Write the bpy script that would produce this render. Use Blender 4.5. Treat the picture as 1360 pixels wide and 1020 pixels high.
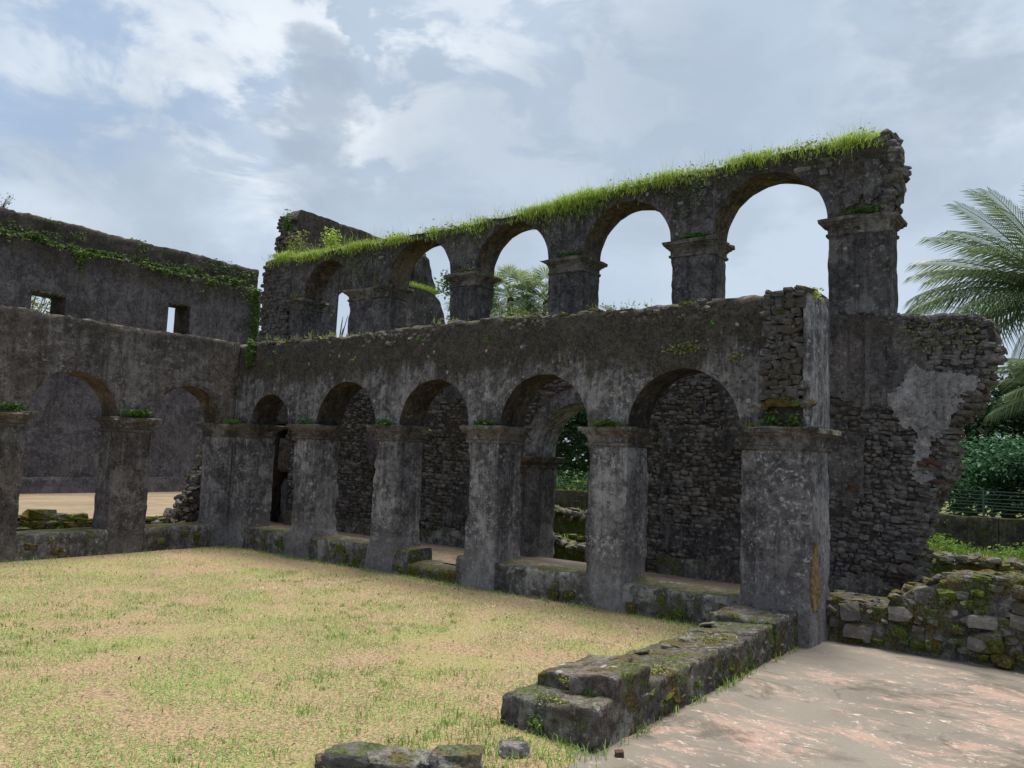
import bpy, bmesh, math, random
import numpy as np
from mathutils import Vector, Matrix, Euler

for _o in list(bpy.data.objects): bpy.data.objects.remove(_o)
SC = bpy.context.scene
COL = SC.collection
rng = np.random.default_rng(11)
random.seed(11)
R = math.radians

# ------------------------------------------------------------------ camera
EYE = 1.65
cam = bpy.data.objects.new('camera', bpy.data.cameras.new('camera'))
COL.objects.link(cam)
_r = Vector((0.79530717, 0.60508246, 0.03690154)); _u = Vector((0.02666219, -0.09572831, 0.99505036)); _f = Vector((-0.60562004, 0.79038681, 0.09226623))
cam.matrix_world = Matrix(((_r.x, _u.x, -_f.x, 0), (_r.y, _u.y, -_f.y, 0), (_r.z, _u.z, -_f.z, EYE), (0, 0, 0, 1)))
cam.data.sensor_width = 36; cam.data.lens = 1045 / 1360 * 36
cam.data.clip_start = .05; cam.data.clip_end = 4000
SC.camera = cam

# ------------------------------------------------------------------ node helpers
def nd(nt, t, props=None, ins=None):
    n = nt.nodes.new(t)
    for k, v in (props or {}).items(): setattr(n, k, v)
    for k, v in (ins or {}).items():
        s = n.inputs[k]
        if isinstance(v, bpy.types.NodeSocket): nt.links.new(v, s)
        else: s.default_value = v
    return n
def c4(c): return (c[0], c[1], c[2], 1.0)
def noise(nt, vec, scale, detail=6, rough=.6, dist=0.0):
    return nd(nt, 'ShaderNodeTexNoise', None, {'Vector': vec, 'Scale': scale, 'Detail': detail, 'Roughness': rough, 'Distortion': dist}).outputs['Fac']
def smooth(nt, x, lo, hi, a=0.0, b=1.0):
    return nd(nt, 'ShaderNodeMapRange', {'interpolation_type': 'SMOOTHSTEP'}, {'Value': x, 'From Min': lo, 'From Max': hi, 'To Min': a, 'To Max': b}).outputs[0]
def mixc(nt, fac, a, b, blend='MIX'):
    n = nt.nodes.new('ShaderNodeMix'); n.data_type = 'RGBA'; n.blend_type = blend
    for i, v in ((0, fac), (6, a), (7, b)):
        if isinstance(v, bpy.types.NodeSocket): nt.links.new(v, n.inputs[i])
        else: n.inputs[i].default_value = v if i == 0 else c4(v)
    return n.outputs[2]
def mth(nt, op, a, b=0.0, c=0.0, clamp=False):
    n = nt.nodes.new('ShaderNodeMath'); n.operation = op; n.use_clamp = clamp
    for i, v in enumerate((a, b, c)):
        if isinstance(v, bpy.types.NodeSocket): nt.links.new(v, n.inputs[i])
        else: n.inputs[i].default_value = v
    return n.outputs[0]
def scl(nt, vec, s):
    return nd(nt, 'ShaderNodeMapping', None, {'Vector': vec, 'Scale': s}).outputs[0]
def hsv(nt, col, h=.5, s=1.0, v=1.0):
    return nd(nt, 'ShaderNodeHueSaturation', None, {'Hue': h, 'Saturation': s, 'Value': v, 'Color': col}).outputs[0]

# ------------------------------------------------------------------ world and sun
SUN_EL, SUN_DIR = R(80), Vector((-.10, 1.0, 0)).normalized()     # high hazy sun behind the arcade
w = bpy.data.worlds.new('World'); SC.world = w; w.use_nodes = True
nt = w.node_tree; nt.nodes.clear()
sky = nd(nt, 'ShaderNodeTexSky', {'sky_type': 'NISHITA', 'sun_disc': False, 'sun_elevation': SUN_EL,
         'sun_rotation': math.atan2(SUN_DIR.x, SUN_DIR.y), 'dust_density': 1.5, 'air_density': 1.2})
tc = nd(nt, 'ShaderNodeTexCoord').outputs['Generated']
sep = nd(nt, 'ShaderNodeSeparateXYZ', None, {0: tc})
pl = scl(nt, tc, (1.0, 1.0, 1.9))
wv = nd(nt, 'ShaderNodeTexNoise', None, {'Vector': pl, 'Scale': 5.0, 'Detail': 7.0, 'Roughness': .58}).outputs['Color']
wdir = nd(nt, 'ShaderNodeVectorMath', {'operation': 'MULTIPLY_ADD'}, {0: wv, 1: (.34, .34, .30), 2: tc}).outputs[0]
wdir = nd(nt, 'ShaderNodeVectorMath', {'operation': 'SUBTRACT'}, {0: wdir, 1: (.17, .17, .15)}).outputs[0]
wdir = nd(nt, 'ShaderNodeVectorMath', {'operation': 'NORMALIZE'}, {0: wdir}).outputs[0]
def cloud_dir(px, py):
    v = _r * ((px - 680) / 1045) - _u * ((py - 510) / 1045) + _f
    return v.normalized()
def blob(px, py, inner, outer, fac=1.0):
    d = nd(nt, 'ShaderNodeVectorMath', {'operation': 'DOT_PRODUCT'}, {0: wdir, 1: tuple(cloud_dir(px, py))}).outputs['Value']
    return smooth(nt, d, math.cos(R(outer)), math.cos(R(inner)), 0.0, fac)
nA = noise(nt, pl, 2.2, 7, .52, .2)
nB = noise(nt, pl, 4.6, 8, .55, .2)
nC = noise(nt, pl, 7.5, 9, .58, .4)
grey, white, blue_grey = (5.0, 6.0, 7.1), (9.8, 10.4, 10.9), (5.7, 6.8, 8.2)
cl = mixc(nt, smooth(nt, nA, .42, .60), blue_grey, (6.6, 7.7, 9.0))
cl = mixc(nt, smooth(nt, nB, .50, .64, 0, .6), cl, grey)
for px, py, a, b, f_ in ((320, 190, 1, 10, .9), (560, 112, 1, 7, .95), (440, 60, 1, 10, .75), (700, 30, 2, 15, .6), (230, 60, 1, 12, .6), (1290, 60, 2, 9, .5), (100, 265, 1, 8, .4)):
    cl = mixc(nt, mth(nt, 'MULTIPLY', blob(px, py, a, b, f_), smooth(nt, nC, .42, .56)), cl, white)
for px, py, a, b, f_ in ((432, 145, 1.2, 4.2, .85), (455, 245, 1, 5.5, .7), (150, 235, 2, 9, .6), (860, 130, 2, 11, .6), (1200, 170, 2, 9, .6), (1345, 70, 1, 4.5, .7), (620, 190, 1, 8, .5)):
    cl = mixc(nt, blob(px, py, a, b, f_), cl, (4.5, 5.4, 6.5))
hole = mth(nt, 'MAXIMUM', blob(120, 70, 2, 11, .62), blob(10, 120, 1, 6, .6))
hole = mth(nt, 'MULTIPLY', hole, smooth(nt, nC, .62, .36))
skyc = mixc(nt, 1.0, sky.outputs[0], (1.25, 1.25, 1.25), 'MULTIPLY')
cl = mixc(nt, hole, cl, (3.6, 5.1, 7.6))
cl = mixc(nt, .90, skyc, cl)
bg = nd(nt, 'ShaderNodeBackground', None, {'Color': cl, 'Strength': .0665})
nt.links.new(bg.outputs[0], nd(nt, 'ShaderNodeOutputWorld').inputs[0])

sl = bpy.data.lights.new('sun', 'SUN'); sl.energy = 4.3; sl.angle = R(24); sl.color = (1.0, .95, .87)
sun = bpy.data.objects.new('sun', sl); COL.objects.link(sun)
_sd = Vector((SUN_DIR.x * math.cos(SUN_EL), SUN_DIR.y * math.cos(SUN_EL), math.sin(SUN_EL)))
sun.rotation_euler = _sd.to_track_quat('Z', 'Y').to_euler(); sun.location = (0, 0, 60)
SC.view_settings.view_transform = 'Standard'; SC.view_settings.look = 'None'
SC.view_settings.exposure = 0.52; SC.view_settings.gamma = 1.0; SC.view_settings.use_curve_mapping = False
SC.render.engine = 'CYCLES'

# ------------------------------------------------------------------ numpy noise
def _hash(i, j, k):
    n = (i.astype(np.int64) * 374761393 + j.astype(np.int64) * 668265263 + k.astype(np.int64) * 1442695041) & 0xffffffff
    n = ((n ^ (n >> 13)) * 1274126177) & 0xffffffff
    n = n ^ (n >> 16)
    return (n & 0xffff) / 32767.5 - 1.0
def vn(P):
    P = np.asarray(P, float); F = np.floor(P); f = P - F; f = f * f * (3 - 2 * f); I = F.astype(np.int64); o = 0
    for a in (0, 1):
        for b in (0, 1):
            for c in (0, 1):
                wt = (f[..., 0] if a else 1 - f[..., 0]) * (f[..., 1] if b else 1 - f[..., 1]) * (f[..., 2] if c else 1 - f[..., 2])
                o = o + wt * _hash(I[..., 0] + a, I[..., 1] + b, I[..., 2] + c)
    return o
def fbm(P, octv=3):
    P = np.asarray(P, float); a = 1.0; o = 0; s = 0
    for _ in range(octv):
        o = o + a * vn(P); s += a; a *= .5; P = P * 2.03 + 17.3
    return o / s
def n1(x, seed=0.0, octv=3):
    x = np.asarray(x, float); return fbm(np.stack([x, np.full_like(x, seed), np.full_like(x, seed * .7)], -1), octv)

# ------------------------------------------------------------------ object helpers
def tag(o, label=None, cat=None, group=None, kind=None):
    if label: o['label'] = label
    if cat: o['category'] = cat
    if group: o['group'] = group
    if kind: o['kind'] = kind
    return o
def thing(name, loc, label, cat, group=None):
    o = bpy.data.objects.new(name, None); COL.objects.link(o); o.location = loc; o.empty_display_size = .2
    return tag(o, label, cat, group, 'thing')
def wloc(o):
    v = Vector((0, 0, 0))
    while o: v = v + o.location; o = o.parent if o.type == 'EMPTY' else None
    return v
def put(o, parent):
    if parent is not None:
        o.parent = parent
        top = parent
        while top.parent: top = top.parent
        if parent is top: o.matrix_parent_inverse = Matrix.Translation(-top.location)
        # parts carry world-space meshes, so a sub-part needs no offset
    return o
def link(name, me, mats=None, parent=None):
    o = bpy.data.objects.new(name, me); COL.objects.link(o)
    if mats is not None:
        for m in (mats if isinstance(mats, (list, tuple)) else [mats]):
            if m.name not in [x.name for x in me.materials if x]: me.materials.append(m)
    return put(o, parent)
def mesh(name, V, F, mi=None, sharp=None, recalc=False):
    me = bpy.data.meshes.new(name)
    me.from_pydata(np.asarray(V, float).reshape(-1, 3).tolist(), [], F)
    if mi is not None: me.polygons.foreach_set('material_index', np.asarray(mi, np.int32))
    if recalc:
        bm = bmesh.new(); bm.from_mesh(me); bmesh.ops.recalc_face_normals(bm, faces=bm.faces); bm.to_mesh(me); bm.free()
    if sharp is not None:
        me.polygons.foreach_set('use_smooth', np.ones(len(me.polygons), bool))
        me.set_sharp_from_angle(angle=R(sharp))
    me.update(); return me
def bulk(name, V, quads=None, tris=None):
    """big meshes: V (n,3), quads (q,4), tris (t,3)"""
    me = bpy.data.meshes.new(name)
    q = np.zeros((0, 4), np.int32) if quads is None else np.asarray(quads, np.int32)
    t = np.zeros((0, 3), np.int32) if tris is None else np.asarray(tris, np.int32)
    me.vertices.add(len(V)); me.vertices.foreach_set('co', np.asarray(V, np.float32).ravel())
    me.loops.add(q.size + t.size); me.loops.foreach_set('vertex_index', np.concatenate([q.ravel(), t.ravel()]))
    me.polygons.add(len(q) + len(t))
    me.polygons.foreach_set('loop_start', np.concatenate([np.arange(len(q)) * 4, q.size + np.arange(len(t)) * 3]).astype(np.int32))
    me.update(calc_edges=True); return me
def loft(name, rings, mats, parent, mi_ring=None, cap=True, sharp=50):
    """rings (n,m,3): closed cross sections joined in order"""
    n, m, _ = rings.shape; F = []; MI = []
    for i in range(n - 1):
        a = i * m; b = a + m
        for j in range(m):
            k = (j + 1) % m
            F.append((a + j, a + k, b + k, b + j)); MI.append(0 if mi_ring is None else mi_ring[j])
    if cap:
        F.append(tuple(range(m))[::-1]); F.append(tuple(range((n - 1) * m, n * m))); MI += [0, 0]
    me = mesh(name, rings, F, MI, sharp, True)
    return link(name, me, mats, parent)

FR = lambda u, d, z: np.stack([u, 7.75 + d, z], -1)        # right arcade
FL = lambda u, d, z: np.stack([-11.8 - d, u, z], -1)       # left arcade
FM = lambda u, d, z: np.stack([u, 9.8 + d, z], -1)         # main wall with the upper arcade
FH = lambda u, d, z: np.stack([-23.5 - d, u, z], -1)       # tall hall wall
FI = lambda u, d, z: np.stack([u, d, z], -1)
FX = lambda x0: (lambda u, d, z: np.stack([x0 - d, u, z], -1))
FY = lambda y0: (lambda u, d, z: np.stack([u, y0 + d, z], -1))
for _fr, _rz in ((FR, 0), (FM, 0), (FI, 0), (FL, 1), (FH, 1)): _fr.rz = _rz

def wall(name, parent, mats, fr, us, bot, top, th, rows=24, k=4, amp=.012, edge=.014, rag=.02, seed=0.0, big=0.0):
    us = np.asarray(us, float); n = len(us); b = np.asarray(bot(us), float); t = np.maximum(np.asarray(top(us), float), b + .01)
    f = np.linspace(0, 1, rows + 1); kk = np.linspace(0, 1, k + 2)[1:-1]
    D = np.concatenate([np.zeros(rows + 1), kk * th, np.full(rows + 1, th), kk[::-1] * th])
    m = len(D); Fz = np.concatenate([f, np.ones(k), f[::-1], np.zeros(k)])
    Z = b[:, None] + (t - b)[:, None] * Fz[None]; U = np.repeat(us[:, None], m, 1); DD = np.repeat(D[None], n, 0)
    P = fr(U, DD, Z)
    nz = (fbm(P * 2.3 + seed, 3) * amp + fbm(P * 8.5 + seed, 2) * amp * .7 + fbm(P * .6 + seed, 2) * big)
    lab = np.array([0] * (rows + 1) + [1] * k + [2] * (rows + 1) + [3] * k)
    DD = DD + np.where(lab == 0, -nz, 0) + np.where(lab == 2, nz, 0)
    Z = Z + np.where(lab == 1, fbm(P * 5 + seed, 3) * rag, 0) + np.where(lab == 3, fbm(P * 7 + seed, 2) * amp * .8, 0)
    ch = np.abs(fbm(P * 6 + 3 + seed, 2))
    j0, j1 = 0, rows; DD[:, j0] += edge * (.3 + 1.8 * ch[:, j0]); DD[:, j1] += edge * (.6 + 3 * ch[:, j1]); Z[:, j1] -= rag * ch[:, j1]
    b0, b1 = rows + 1 + k, 2 * rows + 1 + k; DD[:, b0] -= edge * (.6 + 3 * ch[:, b0]); DD[:, b1] -= edge * (.3 + 1.8 * ch[:, b1])
    mi = [0] * rows + [2] * (k + 1) + [0] * rows + [1] * (k + 1)
    if not isinstance(mats, (list, tuple)): mats = [mats]
    mi = [min(x, len(mats) - 1) for x in mi]
    return loft(name, fr(U, DD, Z), mats, parent, mi)
def arch_us(edges, arches, step=.06, n=30):
    """column positions from edges[0] to edges[1] with cosine spacing inside each arch (c, r)"""
    us = []; x = edges[0]
    for c, r in arches:
        a = c - r
        if a > x + 1e-6: us += list(np.linspace(x, a, max(2, int((a - x) / step) + 1))[:-1])
        us += list(c + r * np.cos(np.linspace(math.pi, 0, n + 1)))[:-1]; x = c + r
    us += list(np.linspace(x, edges[1], max(2, int((edges[1] - x) / step) + 1)))
    return np.array(us)
def arch_bot(arches, spring, rise=1.0):
    def g(us):
        b = np.full_like(us, spring)
        for c, r in arches:
            k = np.abs(us - c) < r
            b[k] = spring + rise * np.sqrt(np.maximum(r * r - (us[k] - c) ** 2, 0)) + n1(us[k] * 9, c, 2) * .012
        return b
    return g
def rect_loft(name, parent, mats, fr, u0, u1, d0, d1, prof, amp=.008, per=9, dz=.06, seed=0.0, rnd=.02, sharp=55, topn=0.0, hf=0.0, chip=0.0):
    """a rectangular shaft with a moulded profile [(z, offset), ...]"""
    s = np.linspace(-1, 1, per); pts = []
    for a in s[:-1]: pts.append((a, -1))
    for a in s[:-1]: pts.append((1, a))
    for a in s[:-1]: pts.append((-a, 1))
    for a in s[:-1]: pts.append((-1, -a))
    pts = np.array(pts); zs = []; of = []
    for (za, oa), (zb, ob) in zip(prof[:-1], prof[1:]):
        q = max(1, int(abs(zb - za) / dz))
        for i in range(q): zs.append(za + (zb - za) * i / q); of.append(oa + (ob - oa) * i / q)
    zs.append(prof[-1][0]); of.append(prof[-1][1]); zs = np.array(zs); of = np.array(of)
    OF = np.repeat(of[:, None], len(pts), 1)
    cu, cd, hu, hd = (u0 + u1) / 2, (d0 + d1) / 2, (u1 - u0) / 2, (d1 - d0) / 2
    corner = (np.abs(np.abs(pts[:, 0] * pts[:, 1]) - 1) < 1e-6)
    Z = np.repeat(zs[:, None], len(pts), 1)
    if chip:
        q = fr(cu + pts[None, :, 0] * hu + Z * 0, cd + pts[None, :, 1] * hd + Z * 0, Z)
        k_ = np.clip((fbm(q * 4.5 + seed * 1.7, 3) - .12) / .16, 0, 1); OF = OF * (1 - chip * k_)
    U = cu + pts[None, :, 0] * (hu + OF); D = cd + pts[None, :, 1] * (hd + OF)
    P = fr(U, D, Z); nz = fbm(P * 3 + seed, 3) * amp + fbm(P * 11 + seed, 2) * amp * .6 + fbm(P * 23 + seed, 3) * hf
    ch = rnd * (.35 + 3.2 * np.clip(fbm(P * 4 + seed + 9, 3), 0, 1))
    nu = np.where(np.abs(pts[:, 0]) > .999, np.sign(pts[:, 0]), 0); ndv = np.where(np.abs(pts[:, 1]) > .999, np.sign(pts[:, 1]), 0)
    U = U + nu * nz - np.where(corner, nu * ch, 0); D = D + ndv * nz - np.where(corner, ndv * ch, 0)
    if topn: Z[-1] += fbm(P[-1] * 6 + seed, 2) * topn
    return loft(name, fr(U, D, Z), mats, parent, None, True, sharp)
def tube(pts, rad, n=7):
    """verts / faces of a tapering tube along pts"""
    pts = [Vector(p) for p in pts]; V = []; F = []
    for i, p in enumerate(pts):
        t = (pts[min(i + 1, len(pts) - 1)] - pts[max(i - 1, 0)]).normalized()
        a = t.orthogonal().normalized(); b = t.cross(a)
        if i and a.dot(pa) < .2: a = (pa - t * pa.dot(t)).normalized(); b = t.cross(a)
        pa = a
        for k in range(n):
            q = 2 * math.pi * k / n; V.append(p + (a * math.cos(q) + b * math.sin(q)) * rad[i])
    for i in range(len(pts) - 1):
        for k in range(n): F.append((i * n + k, i * n + (k + 1) % n, (i + 1) * n + (k + 1) % n, (i + 1) * n + k))
    F.append(tuple(range(n))[::-1]); F.append(tuple(range((len(pts) - 1) * n, len(pts) * n)))
    return V, F
def merge(parts):
    V = []; F = []
    for v, f in parts:
        o = len(V); V += [tuple(x) for x in v]; F += [tuple(i + o for i in q) for q in f]
    return V, F

# ------------------------------------------------------------------ materials
def new_mat(name):
    m = bpy.data.materials.new(name); m.use_nodes = True; nt = m.node_tree
    b = nt.nodes['Principled BSDF']; b.inputs['Specular IOR Level'].default_value = .25
    return m, nt, b
def pos(nt):
    g = nd(nt, 'ShaderNodeNewGeometry'); return g.outputs['Position'], g.outputs['Normal'], g.outputs['Random Per Island']
def bump(nt, b, h, strength=.5, dist=.02):
    n = nd(nt, 'ShaderNodeBump', None, {'Height': h, 'Strength': strength, 'Distance': dist}); nt.links.new(n.outputs[0], b.inputs['Normal'])
MOSS_A, MOSS_B, MOSS_O = (.028, .040, .009), (.095, .125, .022), (.115, .085, .020)
def mosscol(nt, Q, nc):
    return mixc(nt, smooth(nt, noise(nt, Q, 1.7, 6, .7), .45, .55), mixc(nt, smooth(nt, nc, .35, .65), MOSS_A, MOSS_B), mixc(nt, smooth(nt, nc, .35, .65), (.040, .030, .010), MOSS_O))
def plaster(name, dark=(.050, .046, .048), mid=(.098, .091, .095), light=(.19, .18, .185), algae=None, algae_col=(.040, .034, .022), algae_fac=.85,
            moss=.35, foot=None, seed=0.0, streak=.6, spots=.5, patch=.5, top_moss=.95, brown=.25, mould=.6):
    m, nt, b = new_mat(name); P, N, _ = pos(nt)
    Q = nd(nt, 'ShaderNodeVectorMath', {'operation': 'ADD'}, {0: P, 1: (seed, seed * .7, seed * .3)}).outputs[0]
    na = noise(nt, Q, 1.7, 6, .68, .3); nb = noise(nt, Q, 6.5, 6, .74, .2); nc = noise(nt, Q, 42, 3, .75); ne = noise(nt, Q, 17, 5, .80, .3)
    col = mixc(nt, smooth(nt, nb, .42, .58), dark, mid)
    col = mixc(nt, mth(nt, 'MULTIPLY', smooth(nt, na, .50, .575), patch), col, light)
    col = mixc(nt, mth(nt, 'MULTIPLY', smooth(nt, noise(nt, Q, .9, 4, .66), .46, .60), brown), col, (.115, .084, .066))
    st = noise(nt, scl(nt, Q, (6, 6, .7)), 1.0, 5, .72, .6)
    col = mixc(nt, mth(nt, 'MULTIPLY', smooth(nt, st, .50, .64), streak), col, (.028, .026, .029))
    st2 = noise(nt, scl(nt, Q, (10, 10, .9)), 1.0, 4, .72, .5)
    col = mixc(nt, mth(nt, 'MULTIPLY', smooth(nt, st2, .56, .68), streak * .7), col, light)
    nm = noise(nt, Q, 2.6, 3, .6)
    zone = noise(nt, Q, 1.15, 7, .74, .5)
    col = mixc(nt, smooth(nt, zone, .49, .545, 0, mould), col, mixc(nt, smooth(nt, nb, .42, .6), (.020, .018, .019), (.055, .051, .055)))
    run = noise(nt, scl(nt, Q, (8, 8, .22)), 1.0, 5, .7, .25)
    col = mixc(nt, mth(nt, 'MULTIPLY', smooth(nt, run, .53, .62), streak * .9), col, (.024, .022, .024))
    col = mixc(nt, mth(nt, 'MULTIPLY', smooth(nt, run, .42, .36), streak * .45), col, tuple(x * 1.1 for x in light))
    col = mixc(nt, mth(nt, 'MULTIPLY', smooth(nt, ne, .53, .62), smooth(nt, nm, .42, .60, .15, .8)), col, tuple(x * 1.15 for x in light))
    col = mixc(nt, mth(nt, 'MULTIPLY', smooth(nt, ne, .47, .38), smooth(nt, nm, .60, .40, .25, .9)), col, (.018, .016, .017))
    z = nd(nt, 'ShaderNodeSeparateXYZ', None, {0: P}).outputs[2]
    if algae:
        za = mth(nt, 'ADD', z, mth(nt, 'MULTIPLY', mth(nt, 'SUBTRACT', na, .5), 1.7))
        za = mth(nt, 'ADD', za, mth(nt, 'MULTIPLY', mth(nt, 'SUBTRACT', st, .5), .8))
        am = mth(nt, 'MULTIPLY', smooth(nt, za, algae[0], algae[1]), algae_fac)
        acol = mixc(nt, smooth(nt, nb, .40, .62), algae_col, (algae_col[0] * 2.1, algae_col[1] * 1.95, algae_col[2] * 1.7))
        col = mixc(nt, am, col, mixc(nt, smooth(nt, ne, .44, .60), mixc(nt, .6, acol, (.012, .010, .008)), acol))
    if foot:
        zf = mth(nt, 'ADD', z, mth(nt, 'MULTIPLY', mth(nt, 'SUBTRACT', nb, .5), .35))
        col = mixc(nt, smooth(nt, zf, foot[1], foot[0], 0, .5), col, mixc(nt, smooth(nt, nb, .42, .6), (.24, .225, .215), (.105, .085, .080)))
    mo = noise(nt, Q, 3.1, 5, .70, .5)
    nz = nd(nt, 'ShaderNodeSeparateXYZ', None, {0: N}).outputs[2]
    mm = smooth(nt, mo, .64 - .16 * moss, .72 - .16 * moss, 0, .2 + .75 * moss)
    if top_moss: mm = mth(nt, 'MAXIMUM', mm, mth(nt, 'MULTIPLY', smooth(nt, nz, .45, .85), smooth(nt, mo, .36, .56, 0, float(top_moss))))
    col = mixc(nt, mm, col, mosscol(nt, Q, nc))
    vo = mth(nt, 'ADD', nd(nt, 'ShaderNodeTexVoronoi', None, {'Vector': Q, 'Scale': 7.0, 'Randomness': 1.0}).outputs['Distance'], mth(nt, 'MULTIPLY', mth(nt, 'SUBTRACT', ne, .5), .5))
    sp = mth(nt, 'MULTIPLY', smooth(nt, vo, .20, .10), smooth(nt, noise(nt, Q, 2.2, 4, .6), .52, .60, 0, spots))
    col = mixc(nt, sp, col, (.36, .35, .33))
    col = mixc(nt, smooth(nt, nc, .30, .75, .0, .35), col, mixc(nt, .5, col, light))
    pit = smooth(nt, nd(nt, 'ShaderNodeTexVoronoi', None, {'Vector': Q, 'Scale': 11.0}).outputs['Distance'], .22, .10, 0, .6)
    pit = mth(nt, 'MULTIPLY', pit, smooth(nt, nb, .50, .58))
    col = mixc(nt, mth(nt, 'MULTIPLY', pit, .55), col, (.022, .020, .020))
    nt.links.new(col, b.inputs['Base Color']); b.inputs['Roughness'].default_value = .95; b.inputs['Specular IOR Level'].default_value = .06
    h = mth(nt, 'ADD', mth(nt, 'ADD', mth(nt, 'MULTIPLY', nb, .9), mth(nt, 'MULTIPLY', ne, .9)), mth(nt, 'ADD', mth(nt, 'MULTIPLY', nc, .35), mth(nt, 'MULTIPLY', pit, -.6)))
    bump(nt, b, h, .8, .045)
    return m
def rubble(name, dark=(.040, .036, .036), light=(.135, .122, .118), moss=.3, seed=0.0, red=.0):
    m, nt, b = new_mat(name); P, N, rnd = pos(nt)
    Q = nd(nt, 'ShaderNodeVectorMath', {'operation': 'ADD'}, {0: P, 1: (seed, seed * .5, 0)}).outputs[0]
    nb = noise(nt, Q, 12, 5, .76); nc = noise(nt, Q, 45, 3, .75); na = noise(nt, Q, 1.3, 5, .66)
    col = mixc(nt, mth(nt, 'ADD', mth(nt, 'MULTIPLY', mth(nt, 'POWER', rnd, 2.2), .75), mth(nt, 'MULTIPLY', smooth(nt, nb, .42, .60), .42)), dark, light)
    col = mixc(nt, smooth(nt, rnd, .80, .99, 0, .55), col, (.125, .088, .070))
    col = mixc(nt, smooth(nt, na, .48, .60, 0, .6), col, (.070, .058, .040))
    if red: col = mixc(nt, smooth(nt, rnd, .75, .8, 0, red), col, (.20, .055, .035))
    nz = nd(nt, 'ShaderNodeSeparateXYZ', None, {0: N}).outputs[2]
    mo = noise(nt, Q, 3.3, 5, .70, .4)
    mm = mth(nt, 'MAXIMUM', smooth(nt, mo, .63 - .20 * moss, .72 - .20 * moss, 0, .25 + .75 * moss),
             mth(nt, 'MULTIPLY', smooth(nt, nz, .4, .9), smooth(nt, mo, .42, .62, 0, .8)))
    col = mixc(nt, mm, col, mosscol(nt, Q, nc))
    lic = smooth(nt, noise(nt, Q, 16, 5, .75), .57, .65, 0, .65)
    col = mixc(nt, lic, col, (.25, .24, .225))
    nt.links.new(col, b.inputs['Base Color']); b.inputs['Roughness'].default_value = .95; b.inputs['Specular IOR Level'].default_value = .08
    bump(nt, b, mth(nt, 'ADD', nb, mth(nt, 'MULTIPLY', nc, .4)), .7, .03)
    return m
def leafmat(name, a, b_, c=None, rough=.55, trans=.35, patch=None, patch_scale=.5, patch_bias=None):
    """leaf colour varies per leaf between a and b_, patches of c"""
    m, nt, b = new_mat(name); P, N, rnd = pos(nt)
    col = mixc(nt, rnd, a, b_)
    if c:
        pn = noise(nt, P, patch_scale, 5, .6)
        if patch_bias: pn = mth(nt, 'ADD', pn, nd(nt, 'ShaderNodeMapRange', None, {'Value': nd(nt, 'ShaderNodeSeparateXYZ', None, {0: P}).outputs[1], 'From Min': patch_bias[0], 'From Max': patch_bias[1], 'To Min': patch_bias[2], 'To Max': patch_bias[3]}).outputs[0])
        pr = mth(nt, 'ADD', pn, mth(nt, 'MULTIPLY', mth(nt, 'SUBTRACT', rnd, .5), .3))
        col = mixc(nt, smooth(nt, pr, patch[0], patch[1]), col, mixc(nt, rnd, c, tuple(x * 1.5 for x in c)))
    nt.links.new(col, b.inputs['Base Color']); b.inputs['Roughness'].default_value = rough
    tr = nd(nt, 'ShaderNodeBsdfTranslucent', None, {'Color': col})
    mx = nd(nt, 'ShaderNodeMixShader', None, {0: trans, 1: b.outputs[0], 2: tr.outputs[0]})
    nt.links.new(mx.outputs[0], nt.nodes['Material Output'].inputs['Surface'])
    return m

PL_R = plaster('weathered_plaster', dark=(.082, .078, .087), mid=(.185, .176, .190), light=(.36, .35, .365), algae=(2.60, 2.82), algae_col=(.034, .029, .019), algae_fac=.93, moss=.15, foot=(.05, .35), seed=0, spots=.9, brown=.15)
PL_L = plaster('brown_plaster', dark=(.070, .063, .065), mid=(.140, .127, .128), light=(.235, .218, .22), algae=(2.9, 3.5), algae_fac=.5, moss=.1, foot=(.05, .4), seed=7, patch=.45, spots=.35, brown=.4)
PL_P = plaster('pier_plaster', dark=(.082, .078, .090), mid=(.200, .192, .212), light=(.40, .39, .41), moss=.08, foot=(.25, .75), seed=3, streak=.6, patch=.55, spots=.9, brown=.3)
PL_C = plaster('capital_plaster', dark=(.070, .063, .060), mid=(.145, .132, .125), light=(.25, .235, .22), moss=.25, seed=5, streak=.2, spots=.3)
PL_U = plaster('upper_plaster', dark=(.050, .047, .052), mid=(.110, .102, .110), light=(.22, .205, .21), algae=(5.1, 5.5), algae_fac=.75, moss=.25, seed=13, spots=.8, streak=.7)
PL_H = plaster('hall_plaster', dark=(.068, .064, .074), mid=(.115, .108, .120), light=(.17, .16, .175), algae=(6.1, 7.0), algae_fac=.75, moss=.1, foot=(.2, .5), seed=21, streak=.4, patch=.6, spots=.2)
PL_S = plaster('sill_plaster', dark=(.060, .058, .058), mid=(.165, .157, .152), light=(.32, .31, .30), moss=.78, seed=31, streak=.5, patch=.8, spots=.6)
PL_PATCH = plaster('pale_plaster', dark=(.19, .18, .185), mid=(.32, .305, .31), light=(.44, .425, .43), moss=0, mould=.2, seed=41, streak=.25, spots=.2, brown=.1)
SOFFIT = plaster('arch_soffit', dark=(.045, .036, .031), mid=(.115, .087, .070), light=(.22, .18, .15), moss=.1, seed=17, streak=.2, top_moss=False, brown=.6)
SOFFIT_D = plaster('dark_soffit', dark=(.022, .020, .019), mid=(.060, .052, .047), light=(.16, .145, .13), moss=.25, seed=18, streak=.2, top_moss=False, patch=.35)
WTOP = plaster('wall_top', dark=(.06, .054, .046), mid=(.135, .122, .105), light=(.28, .26, .235), moss=.45, seed=19, streak=.0, top_moss=.7)
BLOCK = plaster('block_face', dark=(.045, .041, .036), mid=(.125, .115, .105), light=(.29, .28, .265), moss=1.0, seed=23, streak=.35, patch=.8, spots=.9, brown=.6, top_moss=.4)
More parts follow.
